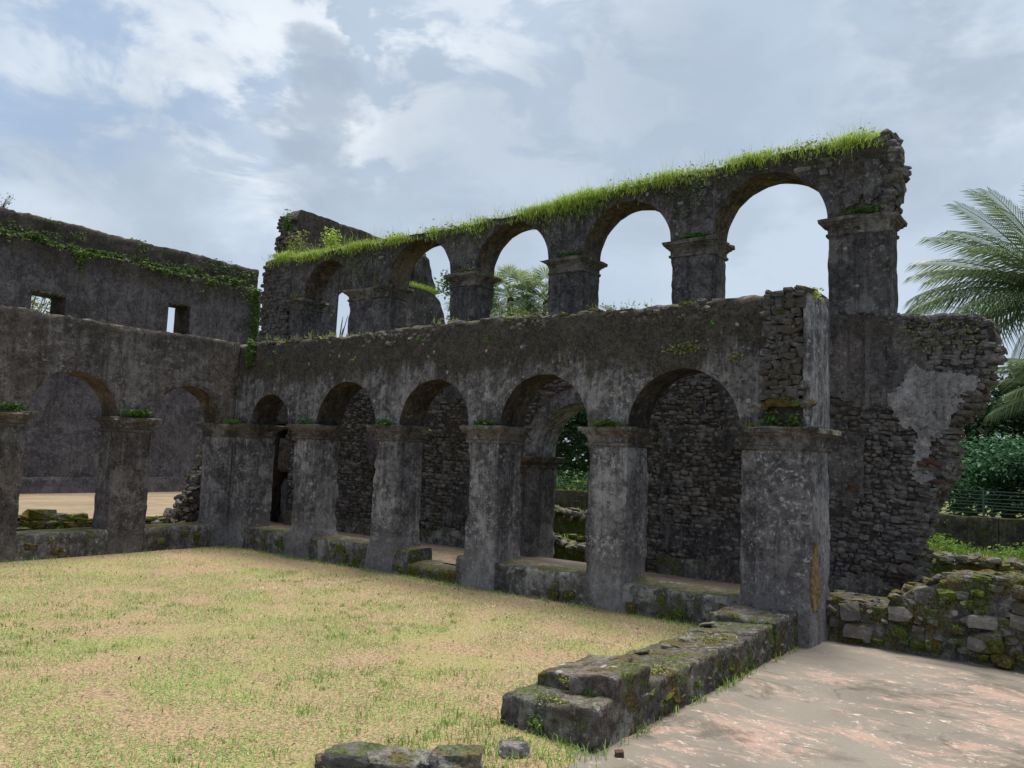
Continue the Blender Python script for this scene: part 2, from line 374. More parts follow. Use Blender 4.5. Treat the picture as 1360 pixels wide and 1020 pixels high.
MORTAR = rubble('mortar_core', dark=(.032, .029, .030), light=(.100, .092, .092), moss=.1, seed=2)
RUB = rubble('rubble_stone', dark=(.036, .033, .036), light=(.25, .232, .230), moss=.22, seed=1)
RUB_D = rubble('dark_rubble_stone', dark=(.036, .033, .036), light=(.150, .138, .142), moss=.15, seed=4)
RUB_M = rubble('mossy_stone', dark=(.050, .046, .042), light=(.20, .185, .175), moss=1.05, seed=6)
RUB_B = rubble('block_stone', dark=(.060, .055, .052), light=(.21, .195, .18), moss=.7, seed=8)
RUB_P = rubble('pale_stone', dark=(.12, .11, .10), light=(.30, .27, .25), moss=.15, seed=9)
def brickmat():
    m, nt, b = new_mat('red_brick'); P, N, rnd = pos(nt)
    col = mixc(nt, noise(nt, P, 20, 5, .6), (.05, .032, .028), (.115, .058, .046)); nt.links.new(col, b.inputs['Base Color'])
    b.inputs['Roughness'].default_value = .95; bump(nt, b, noise(nt, P, 50, 4, .7), .5, .01); return m
BRICK = brickmat()
def floor_mat(name, base, pale, pink, dark, moss, sx=1.0, sy=1.75, pinkf=.8, rot=0.0):
    m, nt, b = new_mat(name); P, N, _ = pos(nt)
    V = nd(nt, 'ShaderNodeMapping', None, {'Vector': P, 'Scale': (sx, sy, 1), 'Rotation': (0, 0, rot)}).outputs[0]
    s1 = noise(nt, V, 1.15, 8, .76, .9); s2 = noise(nt, V, 11, 6, .78, .5); s0 = noise(nt, P, .9, 6, .6); nf = noise(nt, P, 60, 4, .7)
    col = mixc(nt, smooth(nt, s0, .35, .65), base, tuple(x * .72 for x in base))
    col = mixc(nt, mth(nt, 'MULTIPLY', smooth(nt, s1, .51, .60), pinkf), col, pink)
    col = mixc(nt, mth(nt, 'MULTIPLY', smooth(nt, s2, .56, .64), smooth(nt, s1, .44, .54)), col, pale)
    col = mixc(nt, smooth(nt, noise(nt, V, .95, 8, .72, .5), .53, .63, 0, .8), col, dark)
    col = mixc(nt, smooth(nt, noise(nt, P, 2.6, 7, .65), .60, .74, 0, moss), col, (.075, .075, .022))
    col = mixc(nt, smooth(nt, nf, .3, .8, 0, .3), col, dark)
    wp_ = nd(nt, 'ShaderNodeVectorMath', {'operation': 'MULTIPLY_ADD'}, {0: nd(nt, 'ShaderNodeTexNoise', None, {'Vector': P, 'Scale': 2.5, 'Detail': 4.0}).outputs['Color'], 1: (.5, .5, 0), 2: P}).outputs[0]
    ck = nd(nt, 'ShaderNodeTexVoronoi', {'feature': 'DISTANCE_TO_EDGE'}, {'Vector': wp_, 'Scale': .75}).outputs['Distance']
    ckm = mth(nt, 'MULTIPLY', smooth(nt, ck, .012, .003), smooth(nt, s0, .47, .57, .0, .38))
    col = mixc(nt, ckm, col, (.035, .033, .022))
    gr = nd(nt, 'ShaderNodeTexVoronoi', None, {'Vector': P, 'Scale': 38.0}).outputs['Distance']
    col = mixc(nt, mth(nt, 'MULTIPLY', smooth(nt, gr, .20, .10), smooth(nt, s2, .50, .60, 0, .6)), col, (.07, .06, .048))
    nt.links.new(col, b.inputs['Base Color']); nt.links.new(smooth(nt, s0, .3, .7, .6, .92), b.inputs['Roughness'])
    bump(nt, b, mth(nt, 'ADD', s2, mth(nt, 'MULTIPLY', nf, .3)), .35, .012)
    return m
PINK = floor_mat('worn_pink_floor', (.215, .188, .157), (.54, .45, .38), (.36, .240, .190), (.088, .076, .060), .25, rot=.45)
HALLF = floor_mat('hall_floor', (.26, .205, .135), (.44, .38, .29), (.30, .21, .14), (.15, .115, .07), .6, sx=2.0, sy=.3)
CORF = floor_mat('corridor_floor', (.21, .165, .12), (.40, .34, .27), (.26, .165, .12), (.10, .085, .06), .5)
def lawnmat():
    m, nt, b = new_mat('lawn_soil'); P, N, _ = pos(nt)
    a = noise(nt, P, 1.3, 7, .65); f = noise(nt, P, 55, 5, .75)
    col = mixc(nt, smooth(nt, f, .3, .7), (.10, .068, .040), (.48, .35, .21))
    col = mixc(nt, smooth(nt, a, .45, .65, 0, .55), col, (.26, .27, .09))
    nt.links.new(col, b.inputs['Base Color']); b.inputs['Roughness'].default_value = 1
    bump(nt, b, f, .8, .02); return m
LAWN = lawnmat()
def groundmat():
    m, nt, b = new_mat('grassy_ground'); P, N, _ = pos(nt)
    a = noise(nt, P, .5, 7, .65); f = noise(nt, P, 18, 6, .75)
    col = mixc(nt, smooth(nt, f, .3, .7), (.045, .075, .015), (.13, .17, .045))
    col = mixc(nt, smooth(nt, a, .48, .62, 0, .8), col, (.26, .215, .13))
    nt.links.new(col, b.inputs['Base Color']); b.inputs['Roughness'].default_value = 1; bump(nt, b, f, .8, .05); return m
GROUND = groundmat()
BARK = rubble('palm_bark', dark=(.06, .052, .042), light=(.17, .15, .125), moss=.1)
BARK2 = rubble('tree_bark', dark=(.025, .021, .017), light=(.075, .063, .050), moss=.25)
G_LAWN = leafmat('lawn_blades', (.34, .27, .155), (.95, .83, .60), (.25, .37, .11), rough=.8, trans=.3, patch=(.41, .56), patch_scale=1.6, patch_bias=(2.2, 6.8, .16, -.06))
G_TUFT = leafmat('green_tuft', (.13, .24, .05), (.32, .44, .12), rough=.7, trans=.35)
G_TOP = leafmat('wall_top_grass', (.15, .25, .032), (.46, .58, .13), rough=.6, trans=.5)
G_WILD = leafmat('wild_grass', (.07, .14, .02), (.21, .31, .06), rough=.7, trans=.4)
L_FERN = leafmat('fern_leaf', (.035, .095, .018), (.115, .21, .04), trans=.35)
L_IVY = leafmat('creeper_leaf', (.035, .075, .018), (.15, .22, .055), trans=.3)
L_WEED = leafmat('weed_leaf', (.10, .13, .03), (.30, .31, .11), trans=.3)
L_DARK = leafmat('dark_leaf', (.012, .040, .016), (.035, .085, .028), trans=.25)
L_FEATH = leafmat('feathery_leaf', (.026, .088, .042), (.075, .170, .078), trans=.35)
L_PALM = leafmat('palm_leaf', (.070, .115, .045), (.215, .275, .130), rough=.38, trans=.3)
L_FAN = leafmat('fan_palm_leaf', (.15, .22, .09), (.36, .43, .24), rough=.4, trans=.3)
def metal(name, c, rough=.6):
    m, nt, b = new_mat(name); P, N, _ = pos(nt)
    nt.links.new(mixc(nt, noise(nt, P, 30, 4, .6), c, tuple(x * .5 for x in c)), b.inputs['Base Color']); b.inputs['Metallic'].default_value = .3; b.inputs['Roughness'].default_value = rough; return m
WIRE = metal('green_wire', (.10, .145, .125))

# ------------------------------------------------------------------ stones
def stone_variant(i):
    bm = bmesh.new(); bmesh.ops.create_cube(bm, size=1.0); bmesh.ops.subdivide_edges(bm, edges=bm.edges[:], cuts=1, use_grid_fill=True)
    V = np.array([v.co[:] for v in bm.verts]); L = np.linalg.norm(V, axis=1, keepdims=True)
    V = V * .52 + V / L * .60 * .46 + np.random.default_rng(100 + i).normal(0, .05, V.shape)
    for v, c in zip(bm.verts, V): v.co = c
    bmesh.ops.recalc_face_normals(bm, faces=bm.faces)
    F = [tuple(v.index for v in f.verts) for f in bm.faces]; bm.free(); return V, F
SV = [stone_variant(i) for i in range(10)]
_sm = {}
def stone_mesh(i, mat):
    if (i, mat.name) not in _sm:
        me = mesh('stone', SV[i][0], SV[i][1]); me.materials.append(mat); _sm[(i, mat.name)] = me
    return _sm[(i, mat.name)]
def stone(loc, dims, rz=0.0, tilt=.06, mat=None, parent=None, name='stone', i=None):
    i = random.randrange(10) if i is None else i
    o = bpy.data.objects.new(name, stone_mesh(i, mat or RUB)); COL.objects.link(o)
    put(o, parent); o.location = loc; o.scale = dims
    o.rotation_euler = (random.gauss(0, tilt), random.gauss(0, tilt), rz + random.gauss(0, tilt)); return o
def stones_joined(items, mat, parent, name='rubble_infill'):
    """items (loc, dims, rz): many small stones as one part"""
    if not items: return
    Vs = []; Qs = []; off = 0
    for loc, dims, rz in items:
        V, F = SV[random.randrange(10)]
        Mx = np.array(Euler((random.gauss(0, .10), random.gauss(0, .10), rz + random.gauss(0, .10))).to_matrix())
        Vs.append((V * np.array(dims)) @ Mx.T + np.array(loc)); Qs.append(np.array(F) + off); off += len(V)
    me = bulk(name, np.concatenate(Vs), np.concatenate(Qs)); o = link(name, me, mat, parent); o['kind'] = 'stuff'; return o
def courses(u0, u1, z0, z1, keep, hs=(.05, .10), ls=(.08, .22)):
    out = []; z = z0
    while z < z1:
        h = random.uniform(*hs); u = u0 - random.uniform(0, ls[1])
        while u < u1:
            l = random.uniform(*ls) * (1.0 if random.random() > .12 else 1.5)
            if keep(u + l / 2, z + h / 2): out.append((u + l / 2, z + h / 2 + random.gauss(0, .006), l, h * random.uniform(.85, 1.15)))
            if random.random() < .05 and keep(u + l / 2, z + h): out.append((u + l / 2, z + h, l * 1.35, h * 1.9))
            u += l
        z += h * .95
    return out
def pixel(p):
    q = Vector(p) - Vector((0, 0, EYE)); d = q.dot(_f)
    if d <= .1: return None
    return 680 + 1045 * q.dot(_r) / d, 510 - 1045 * q.dot(_u) / d, d
ARCH_R = [(-10.875, .50), (-9.025, .655), (-7.255, .635), (-5.465, .645), (-3.65, .64)]
def seen_through(p):
    """is a point behind the right arcade visible from the photograph's place"""
    px = pixel(p)
    if px is None or not (-5 < px[0] < 1365 and -5 < px[1] < 1025): return False
    for y in (7.75, 8.27):
        t = y / p[1]; x = p[0] * t; z = EYE + (p[2] - EYE) * t
        if x > -2.25 or z > 3.42: continue
        if not any(abs(x - c) < r and z < 2.02 + math.sqrt(max(r * r - (x - c) ** 2, 0)) and z > .34 for c, r in ARCH_R): return False
    return True
def face_stones(items, fr, mat, parent, proud=(.0, .035), depth=.14, limit=300, order=None, name='stone'):
    rz = math.pi / 2 if getattr(fr, 'rz', 0) else 0
    L = []
    for (u, z, l, h) in items:
        d = depth / 2 - random.uniform(*proud)
        p = fr(np.array(u), np.array(d), np.array(z)); L.append((tuple(float(c) for c in p), (l * 1.02, depth, h * 1.06), rz))
    if order: L.sort(key=order)
    for loc, dims, rz_ in L[:limit]: stone(loc, dims, rz_, .10, mat, parent, name)
    stones_joined(L[limit:], mat, parent)
def near_key(it):
    px = pixel(it[0])
    if px is None: return 1e9
    vis = seen_through(it[0]); return (0 if vis else 1e6) + px[2] / math.sqrt(it[1][0] * it[1][2])

# ------------------------------------------------------------------ ground and floors
def sheet(name, x0, x1, y0, y1, z, mat, step=.5, amp=.0, parent=None):
    xs = np.linspace(x0, x1, max(2, int((x1 - x0) / step) + 1)); ys = np.linspace(y0, y1, max(2, int((y1 - y0) / step) + 1))
    X, Y = np.meshgrid(xs, ys, indexing='ij'); Z = z + (fbm(np.stack([X * .8, Y * .8, X * 0], -1), 3) * amp if amp else X * 0)
    n, m = X.shape; idx = np.arange(n * m).reshape(n, m)
    q = np.stack([idx[:-1, :-1], idx[1:, :-1], idx[1:, 1:], idx[:-1, 1:]], -1).reshape(-1, 4)
    me = bulk(name, np.stack([X, Y, Z], -1).reshape(-1, 3), q); me.polygons.foreach_set('use_smooth', np.ones(len(q), bool))
    o = link(name, me, mat, parent)
    if parent is None: o['kind'] = 'structure'
    return o
sheet('ground', -1500, 1500, -1500, 1500, -.05, GROUND, 300)
lw_o = sheet('lawn', -11.95, -2.1, -6, 7.9, .0, LAWN, .10, .02)
_c = np.empty(len(lw_o.data.vertices) * 3); lw_o.data.vertices.foreach_get('co', _c); _c = _c.reshape(-1, 3)
_e = -2.42 + .10 * n1(_c[:, 1] * 1.7, 2) + .05 * n1(_c[:, 1] * 7, 5); _c[:, 2] = np.where(_c[:, 0] > _e, np.minimum(_c[:, 2], .0) - .06 * np.clip((_c[:, 0] - _e) / .08, 0, 1), np.maximum(_c[:, 2], .004)); lw_o.data.vertices.foreach_set('co', _c.ravel()); lw_o.data.update()
sheet('terrace_floor', -2.62, 8, -4, 8.25, -.004, PINK, .3, .006)
sheet('corridor_floor', -14.2, 6, 8.22, 9.9, .17, CORF, .4, .006)
sheet('side_corridor_floor', -14.15, -12.1, -4, 8.0, .172, CORF, .4, .006)
sheet('hall_floor', -23.9, -14.1, -4, 18, .18, HALLF, .5, .008)
sheet('garden_path', -9, 6, 15.2, 17.0, -.02, CORF, .5, .01)

# ------------------------------------------------------------------ right arcade
ra = thing('arcade_wall', (-7, 7.95, 0), 'long dark plaster arcade of five round arches on square piers beside the lawn', 'arcade')
top_r = lambda u: 3.38 + .05 * n1(u * 1.3, 4) + .035 * n1(u * 6, 9)
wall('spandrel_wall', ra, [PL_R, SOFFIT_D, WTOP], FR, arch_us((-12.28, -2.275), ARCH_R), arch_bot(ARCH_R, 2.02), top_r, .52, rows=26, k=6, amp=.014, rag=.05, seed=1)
CAP = [(-.215, 0), (-.200, .022), (-.172, .024), (-.165, .004), (-.115, .006), (-.100, .022), (-.075, .040), (-.070, .058), (-.045, .075), (-.040, .095), (.0, .100), (.012, .085)]
def pier(parent, fr, u0, u1, d0, d1, zt, z0=0.0, mat=None, cmat=None, flare=.05, seed=0.0, cap=True, capz=None):
    mat = mat or PL_P
    prof = [(z0 - .06, flare), (z0 + .16, flare * .9), (z0 + .34, flare * .55), (z0 + .44, 0), (zt - .2, 0), (zt + .0, 0)]
    p = rect_loft('pier', parent, mat, fr, u0, u1, d0, d1, prof, amp=.014, seed=seed, rnd=.024, hf=.004)
    if cap:
        rect_loft('capital', p, cmat or PL_C, fr, u0, u1, d0, d1, [(zt + a, o) for a, o in CAP], amp=.008, per=21, dz=.5, seed=seed + 5, rnd=.010, sharp=35, topn=.014, chip=.75)
    return p
PR = [(-10.19, -9.68), (-8.37, -7.89), (-6.62, -6.11), (-4.82, -4.29)]
for i, (a, b) in enumerate(PR): pier(ra, FR, a, b, .0, .52, 2.02, seed=i * 3.1, flare=(.050, .045, .022, .018)[i])
pier(ra, FR, -12.3, -11.36, .0, .52, 2.02, seed=20, flare=.02)
# end pier: arcade strip, pilaster standing proud of it, broken rubble core above the capital
pier(ra, FR, -3.01, -2.74, .0, .50, 2.02, seed=31, flare=.03)
pier(ra, FR, -2.79, -2.27, -.15, .53, 2.02, seed=33, flare=.015)
core = rect_loft('pilaster_core', ra, MORTAR, FR, -2.71, -2.32, -.10, .06, [(2.02, .03), (2.2, .0), (3.22, -.01), (3.36, -.05)], amp=.03, seed=40)
for u, z, l, h in courses(-2.70, -2.36, 2.30, 3.36, lambda u, z: -2.72 < u < -2.33, (.035, .065), (.05, .13)):
    stone((u, 7.75 - .112 + random.uniform(-.03, .015), z), (l * 1.05, .11, h * 1.15), random.uniform(-.2, .2), .2, RUB_D, core)
for u in np.arange(-2.74, -2.3, .11):
    stone((u, 7.75 - .13, 2.25 + random.uniform(-.02, .02)), (.14, .12, .07), 0, .1, RUB_M, core, 'ledge_stone')
rect_loft('end_facing', ra, PL_P, FR, -2.345, -2.262, -.145, .525, [(2.03, 0), (3.2, 0), (3.34, -.01)], amp=.012, seed=44, rnd=.02, topn=.08)
def crustmat():
    m, nt, b = new_mat('ochre_lichen'); P, N, _ = pos(nt)
    nt.links.new(mixc(nt, smooth(nt, noise(nt, P, 22, 5, .75), .42, .6), (.10, .075, .045), (.26, .16, .06)), b.inputs['Base Color']); b.inputs['Roughness'].default_value = .95; return m
CRUST = crustmat()
# sills between the piers
def sill(parent, fr, u0, u1, zt, mat=None, d0=.0, d1=.5, n=7, seed=0.0, smat=None, name='sill'):
    s = wall(name, parent, [mat or PL_S, PL_S, WTOP if mat is None else mat], fr, np.arange(u0, u1 + .03, .05), lambda u: u * 0 - .06, lambda u: zt + .012 * n1(u * 4, seed) + u * 0, d1 - d0, rows=9, k=6, amp=.022, edge=.02, rag=.018, seed=seed) if d0 == 0 else None
    rz = math.pi / 2 if getattr(fr, 'rz', 0) else 0
    for _ in range(n):
        u = random.uniform(u0 + .08, u1 - .08); z = random.uniform(.02, zt - .1)
        p = fr(np.array(u), np.array(.03), np.array(z)); stone(tuple(map(float, p)), (random.uniform(.08, .2), .10, random.uniform(.06, .13)), rz, .1, RUB_M, s)
    return s
sill(ra, FR, -11.36, -10.16, .345, n=9, seed=1.5)
sill(ra, FR, -9.70, -8.34, .345, n=11, seed=2.5)
sill(ra, FR, -7.91, -7.62, .345, n=2, seed=3.5)
step = wall('threshold_step', ra, [RUB_M, RUB_M, WTOP], FR, np.arange(-7.62, -6.72, .05), lambda u: u * 0 - .06, lambda u: .165 + .02 * n1(u * 5, 2), .62, rows=6, k=7, amp=.03, edge=.03, rag=.03, seed=4)
sill(ra, FR, -6.74, -6.58, .36, n=0, seed=3.8)
sill(ra, FR, -6.13, -4.79, .35, n=4, seed=4.5)
sill(ra, FR, -4.31, -2.98, .335, n=9, seed=5.5)
# ragged course of stones along the wall head
for u in np.arange(-12.1, -2.35, .115):
    k = n1(np.array([u * 1.7]), 3)[0]
    if k < -.25: continue
    for d in (.06, .26, .45):
        if random.random() < .72:
            stone((u + random.uniform(-.05, .05), 7.75 + d + random.uniform(-.03, .03), float(top_r(np.array([u]))[0]) + random.uniform(-.03, .012)),
                  (random.uniform(.08, .19), random.uniform(.08, .16), random.uniform(.04, .085)), random.uniform(-.5, .5), .15, random.choice((RUB_B, RUB, RUB_D, RUB_M)), ra, 'coping_stone')
for u0, u1, z0, z1, k_ in ((-8.7, -7.3, 3.18, 3.36, 60), (-6.0, -5.4, 3.2, 3.34, 18), (-4.7, -3.3, 3.2, 3.36, 40), (-9.6, -9.2, 3.02, 3.3, 10)):
    for _ in range(k_):
        u = random.uniform(u0, u1); stone((u, 7.75 + random.uniform(.015, .045), random.uniform(z0, z1) - .04 * n1(np.array([u * 3]), 8)[0]), (random.uniform(.04, .11), .08, random.uniform(.03, .06)), random.uniform(-.3, .3), .25, random.choice((RUB_P, RUB, RUB_D, RUB_B)), ra)

# ------------------------------------------------------------------ left arcade
la = thing('arcade_wall', (-12.05, 4, 0), 'brown grey plaster arcade with low parapets meeting the long arcade at the inner corner', 'arcade')
ARCH_L = [(-.20, .60), (1.58, .60), (3.37, .60), (5.15, .61), (6.905, .575)]
top_l = lambda u: 3.42 + .03 * n1(u * 1.2, 14) + .02 * n1(u * 7, 6)
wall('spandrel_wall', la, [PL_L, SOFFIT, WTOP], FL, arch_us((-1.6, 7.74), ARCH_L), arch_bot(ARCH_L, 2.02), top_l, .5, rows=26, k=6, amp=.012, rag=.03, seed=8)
for a, b in ((-1.35, -.80), (.40, .98), (2.18, 2.77), (3.97, 4.54), (5.76, 6.33)): pier(la, FL, a, b, .0, .5, 2.02, mat=PL_L, seed=a + 9, flare=.016)
pier(la, FL, 7.48, 7.76, .0, .5, 2.02, seed=61, flare=.02)
for a, b in ((-.80, .40), (.98, 2.18), (2.77, 3.97), (4.52, 5.78), (6.31, 7.50)): sill(la, FL, a, b, .365, n=4 if a > 3 else 2, seed=a)
for u in np.arange(1.0, 7.6, .2):
    if random.random() < .6:
        stone((-11.8 - random.uniform(.05, .45), u, float(top_l(np.array([u]))[0]) + random.uniform(-.025, .0)), (random.uniform(.06, .12), random.uniform(.07, .15), random.uniform(.03, .05)), 0, .15, random.choice((RUB_P, RUB)), la, 'coping_stone')

# ------------------------------------------------------------------ main wall with the upper arcade
mw = thing('ruined_wall', (-7.6, 10.05, 0), 'tall ruined rubble wall carrying an upper row of round arches with grass on top', 'wall')
LARCH = (-6.17, .84); JL, JR = LARCH[0] - LARCH[1], LARCH[0] + LARCH[1]
def bot_m(us):
    b = np.full_like(us, .05)
    k = np.abs(us - LARCH[0]) < LARCH[1] - .0005
    b[k] = 1.67 + np.sqrt(np.maximum(LARCH[1] ** 2 - (us[k] - LARCH[0]) ** 2, 0))
    k = (us > -13.8) & (us < -13.0); b[k] = 2.15
    xs = [-1.80, -1.78, -1.71, -1.59, -1.46, -1.42, -1.22, -1.10, -.98]; zs = [.05, .80, 1.13, 1.42, 1.62, 2.13, 2.38, 2.66, 3.05]
    k = us > -1.80; b[k] = np.interp(us[k], xs, zs); return b
def top_m(us): return np.interp(us, [-14.3, -2.1, -2.0, -1.2, -1.05, -.97], [3.55, 3.55, 3.44, 3.38, 3.30, 3.16]) + .03 * n1(us * 5, 2)
e = 1e-3
us_m = np.concatenate([np.arange(-14.25, -13.8, .07), [-13.8, -13.8 + e], np.arange(-13.72, -13.04, .08), [-13.0 - e, -13.0], np.arange(-12.93, JL - .02, .07), [JL, JL + e],
                       LARCH[0] + LARCH[1] * np.cos(np.linspace(math.pi * .985, math.pi * .015, 30)), [JR - e, JR], np.arange(JR + .07, -1.82, .07), np.linspace(-1.801, -.975, 26)])
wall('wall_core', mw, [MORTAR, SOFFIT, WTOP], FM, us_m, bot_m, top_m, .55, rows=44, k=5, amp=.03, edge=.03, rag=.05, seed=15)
# archivolt and jamb pier of the lower opening
ar = []
for a in np.linspace(0, math.pi, 29):
    c, s = math.cos(a), math.sin(a); r0, r1 = .82, 1.04
    ar.append([(LARCH[0] + c * r * (1 + .006 * math.sin(9 * a)), 9.8 + d, 1.67 + s * r) for r, d in ((r0, -.05), ((r0 + r1) / 2, -.055), (r1, -.045), (r1, .12), (r0, .50))])
loft('archivolt', np.array(ar), [PL_P], mw, None, True, 50)
for a, b in ((-7.42, -6.98), (-5.36, -5.16)):
    j = rect_loft('jamb_pier', mw, PL_L, FM, a, b, -.06, .56, [(.0, .02), (.3, .01), (1.5, 0), (1.56, 0)], amp=.02, seed=a, rnd=.03)
    if a < -7: rect_loft('capital', j, SOFFIT, FM, a, b, -.06, .56, [(1.50, 0), (1.505, .03), (1.535, .03), (1.54, .01), (1.575, .015), (1.585, .06), (1.66, .085), (1.67, .06)], amp=.006, per=9, dz=.5, seed=a)
# stones of the lower wall face
ends_x = [-1.80, -1.78, -1.71, -1.59, -1.46, -1.42, -1.22, -1.10, -.98]; ends_z = [.05, .80, 1.13, 1.42, 1.62, 2.13, 2.38, 2.66, 3.05]
def in_main(u, z):
    if u > -1.8 and z < np.interp(u, ends_x, ends_z) + .02: return False
    if u > -1.03: return False
    if (u - LARCH[0]) ** 2 + (max(z, 1.67) - 1.67) ** 2 < 1.10 ** 2 and abs(u - LARCH[0]) < 1.1: return False
    if -13.85 < u < -12.95 and z < 2.2: return False
    if z > float(top_m(np.array([u]))[0]) - .03: return False
    return True
def patch_mask(u, z, s=0.0):
    """where plaster still covers the stones of the wall's broken end"""
    q = fbm(np.stack([u * 4.5 + s, z * 4.5, u * 0 + s], -1), 5) * .62
    big = 1 - np.hypot((u + 1.66) / .34, (z - 2.36) / .40) + q
    low = .55 - np.hypot((u + 1.70) / .22, (z - 1.95) / .50) + q
    rt = .7 - np.hypot((u + 1.40) / .32, (z - 2.62) / .17) + q
    return np.maximum.reduce([big, low, rt])
def coat_mask(u, z):
    q = fbm(np.stack([u * 3.4, z * 3.4, u * 0 + 5], -1), 5) * .55
    a = .9 - np.hypot((u + 2.30) / .75, (z - 2.80) / .42) + q
    b = .6 - np.hypot((u + 1.75) / .75, (z - 2.72) / .30) + q
    c = .75 - np.hypot((u + 2.35) / .8, (z - 3.2) / .35) + q
    return np.where(patch_mask(u, z) > .05, -1, np.maximum.reduce([a, b, c]))
def plate(name, parent, mat, fr, u0, u1, z0, z1, maskf, d=-.035, th=.03, step=.022, seed=0.0):
    U, Z = np.meshgrid(np.arange(u0, u1, step), np.arange(z0, z1, step), indexing='ij')
    Mk = maskf(U + step / 2, Z + step / 2) > 0; n, m = U.shape
    D = d - fbm(np.stack([U * 5, Z * 5, U * 0 + seed], -1), 3) * .014
    jit = fbm(np.stack([U * 40, Z * 40, U * 0 + seed], -1), 1) * step * .45; jit2 = fbm(np.stack([U * 40, Z * 40, U * 0 + seed + 9], -1), 1) * step * .45
    Vf = fr(U + jit, D, Z + jit2).reshape(-1, 3); Vb = fr(U + jit, D + th, Z + jit2).reshape(-1, 3); N = n * m; F = []
    for i in range(n - 1):
        for j in range(m - 1):
            if not Mk[i, j]: continue
            a, b, c, dd = i * m + j, (i + 1) * m + j, (i + 1) * m + j + 1, i * m + j + 1
            F.append((a, b, c, dd))
            for (p, q, ii, jj) in ((a, b, i, j - 1), (b, c, i + 1, j), (c, dd, i, j + 1), (dd, a, i - 1, j)):
                if ii < 0 or jj < 0 or ii >= n - 1 or jj >= m - 1 or not Mk[ii, jj]: F.append((q, p, p + N, q + N))
    me = mesh(name, np.concatenate([Vf, Vb]), F, None, 40, True)
    bm = bmesh.new(); bm.from_mesh(me); bmesh.ops.delete(bm, geom=[v for v in bm.verts if not v.link_faces], context='VERTS'); bm.to_mesh(me); bm.free()
    return link(name, me, mat, parent)
inside = lambda f: (lambda U, Z: np.where((U < -1.12) & ((U < -1.8) | (Z > np.interp(U, ends_x, ends_z) + .05)), f(U, Z), -1))
o = plate('plaster_patch', mw, PL_PATCH, FM, -2.75, -1.1, 1.3, 3.0, inside(lambda U, Z: patch_mask(U, Z)), seed=2); o['label'] = 'pale grey plaster remnant'
plate('plaster_coat', mw, PL_L, FM, -3.2, -1.2, 2.1, 3.5, inside(coat_mask), d=-.028, seed=5)
plate('plaster_patch', mw, PL_PATCH, FM, -4.4, -2.9, 2.0, 3.2, lambda U, Z: .55 - np.hypot((U + 3.55) / .55, (Z - 2.55) / .42) + fbm(np.stack([U * 4, Z * 4, U * 0 + 8], -1), 4) * .5, d=-.03, seed=7)
plate('plaster_base', mw, PL_S, FM, -13, -1.85, .1, .62, lambda U, Z: np.where((U < -7.45) | (U > -4.9), .32 - Z + .10 + fbm(np.stack([U * 2.2, Z * 2.2, U * 0 + 11], -1), 4) * .16, -1), d=-.05, th=.05, step=.03, seed=9)
face_stones(courses(-12.95, -1.03, .14, 3.5, lambda u, z: in_main(u, z) and not (max(patch_mask(np.array(u), np.array(z)), coat_mask(np.array(u), np.array(z))) > .12), (.038, .070), (.055, .145)), FM, RUB, mw, (.0, .038), order=near_key, limit=290)
plate('mortar_smear', mw, PL_U, FM, -12.9, -2.3, .5, 3.3, lambda U, Z: np.where(((U < -7.45) | (U > -4.9)), -.16 + fbm(np.stack([U * 1.6, Z * 1.6, U * 0 + 21], -1), 5) * .9, -1), d=-.028, th=.03, step=.03, seed=21)['kind'] = 'stuff'
plate('lichen_crust', ra, CRUST, FX(-2.262), 7.62, 8.0, .12, .98, lambda U, Z: .62 - np.hypot((U - 7.76) / .16, (Z - .55) / .48) + fbm(np.stack([U * 8, Z * 4, U * 0 + 3], -1), 4) * .5, d=-.010, th=.02, step=.016, seed=3)['kind'] = 'stuff'
# broken end: stones and bricks sticking out along the overhang
for t in np.linspace(0, 1, 60):
    z = .1 + t * 2.95; x = float(np.interp(z, ends_z, ends_x)); 
    for d in (.05, .2, .36, .5):
        mt = BRICK if random.random() < (.10 if z > 1.2 else .02) else RUB
        stone((x - .03 + random.uniform(-.05, .05), 9.8 + d + random.uniform(-.04, .04), z), (random.uniform(.09, .2), random.uniform(.1, .18), random.uniform(.04, .08)), random.uniform(-.4, .4), .15, mt, mw, 'broken_edge_stone')
for u in np.arange(-1.98, -1.0, .07):
    for d in (.04, .2, .36, .5):
        stone((u, 9.8 + d, float(top_m(np.array([u]))[0]) - .02), (.13, .17, .07), random.uniform(-.3, .3), .12, random.choice((RUB, RUB_D)), mw, 'coping_stone')
for u, z in ((-2.43, 1.47), (-2.41, 1.44), (-1.55, 1.75), (-1.62, 1.78), (-1.7, 1.74)): stone((u, 9.77, z), (.10, .08, .06), 0, .05, BRICK, mw, 'brick')
heap = thing('fallen_stone', (-1.72, 9.7, .17), 'heap foot of fallen dark stones below the broken wall end', 'stones')
heap_n = 0
for _ in range(34):
    a = random.random(); x = -1.95 + .42 * a; zt = .75 - 1.3 * max(0, a - .35)
    z = random.uniform(.12, max(.2, zt)); stone((x, 9.72 + random.uniform(-.05, .5), z), (random.uniform(.1, .22), random.uniform(.1, .2), random.uniform(.07, .14)), random.uniform(0, 3), .25, RUB_D, heap)
heap.name = 'stone_heap'
# dark blocks on the face stand in for the shade inside putlog holes
for u, z in ((-4.42, .52), (-4.3, 2.40), (-3.2, 1.6)):
    rect_loft('putlog_shade_block', mw, MORTAR, FM, u - .05, u + .05, -.045, .05, [(z - .09, 0), (z + .09, 0)], amp=.012, seed=u)
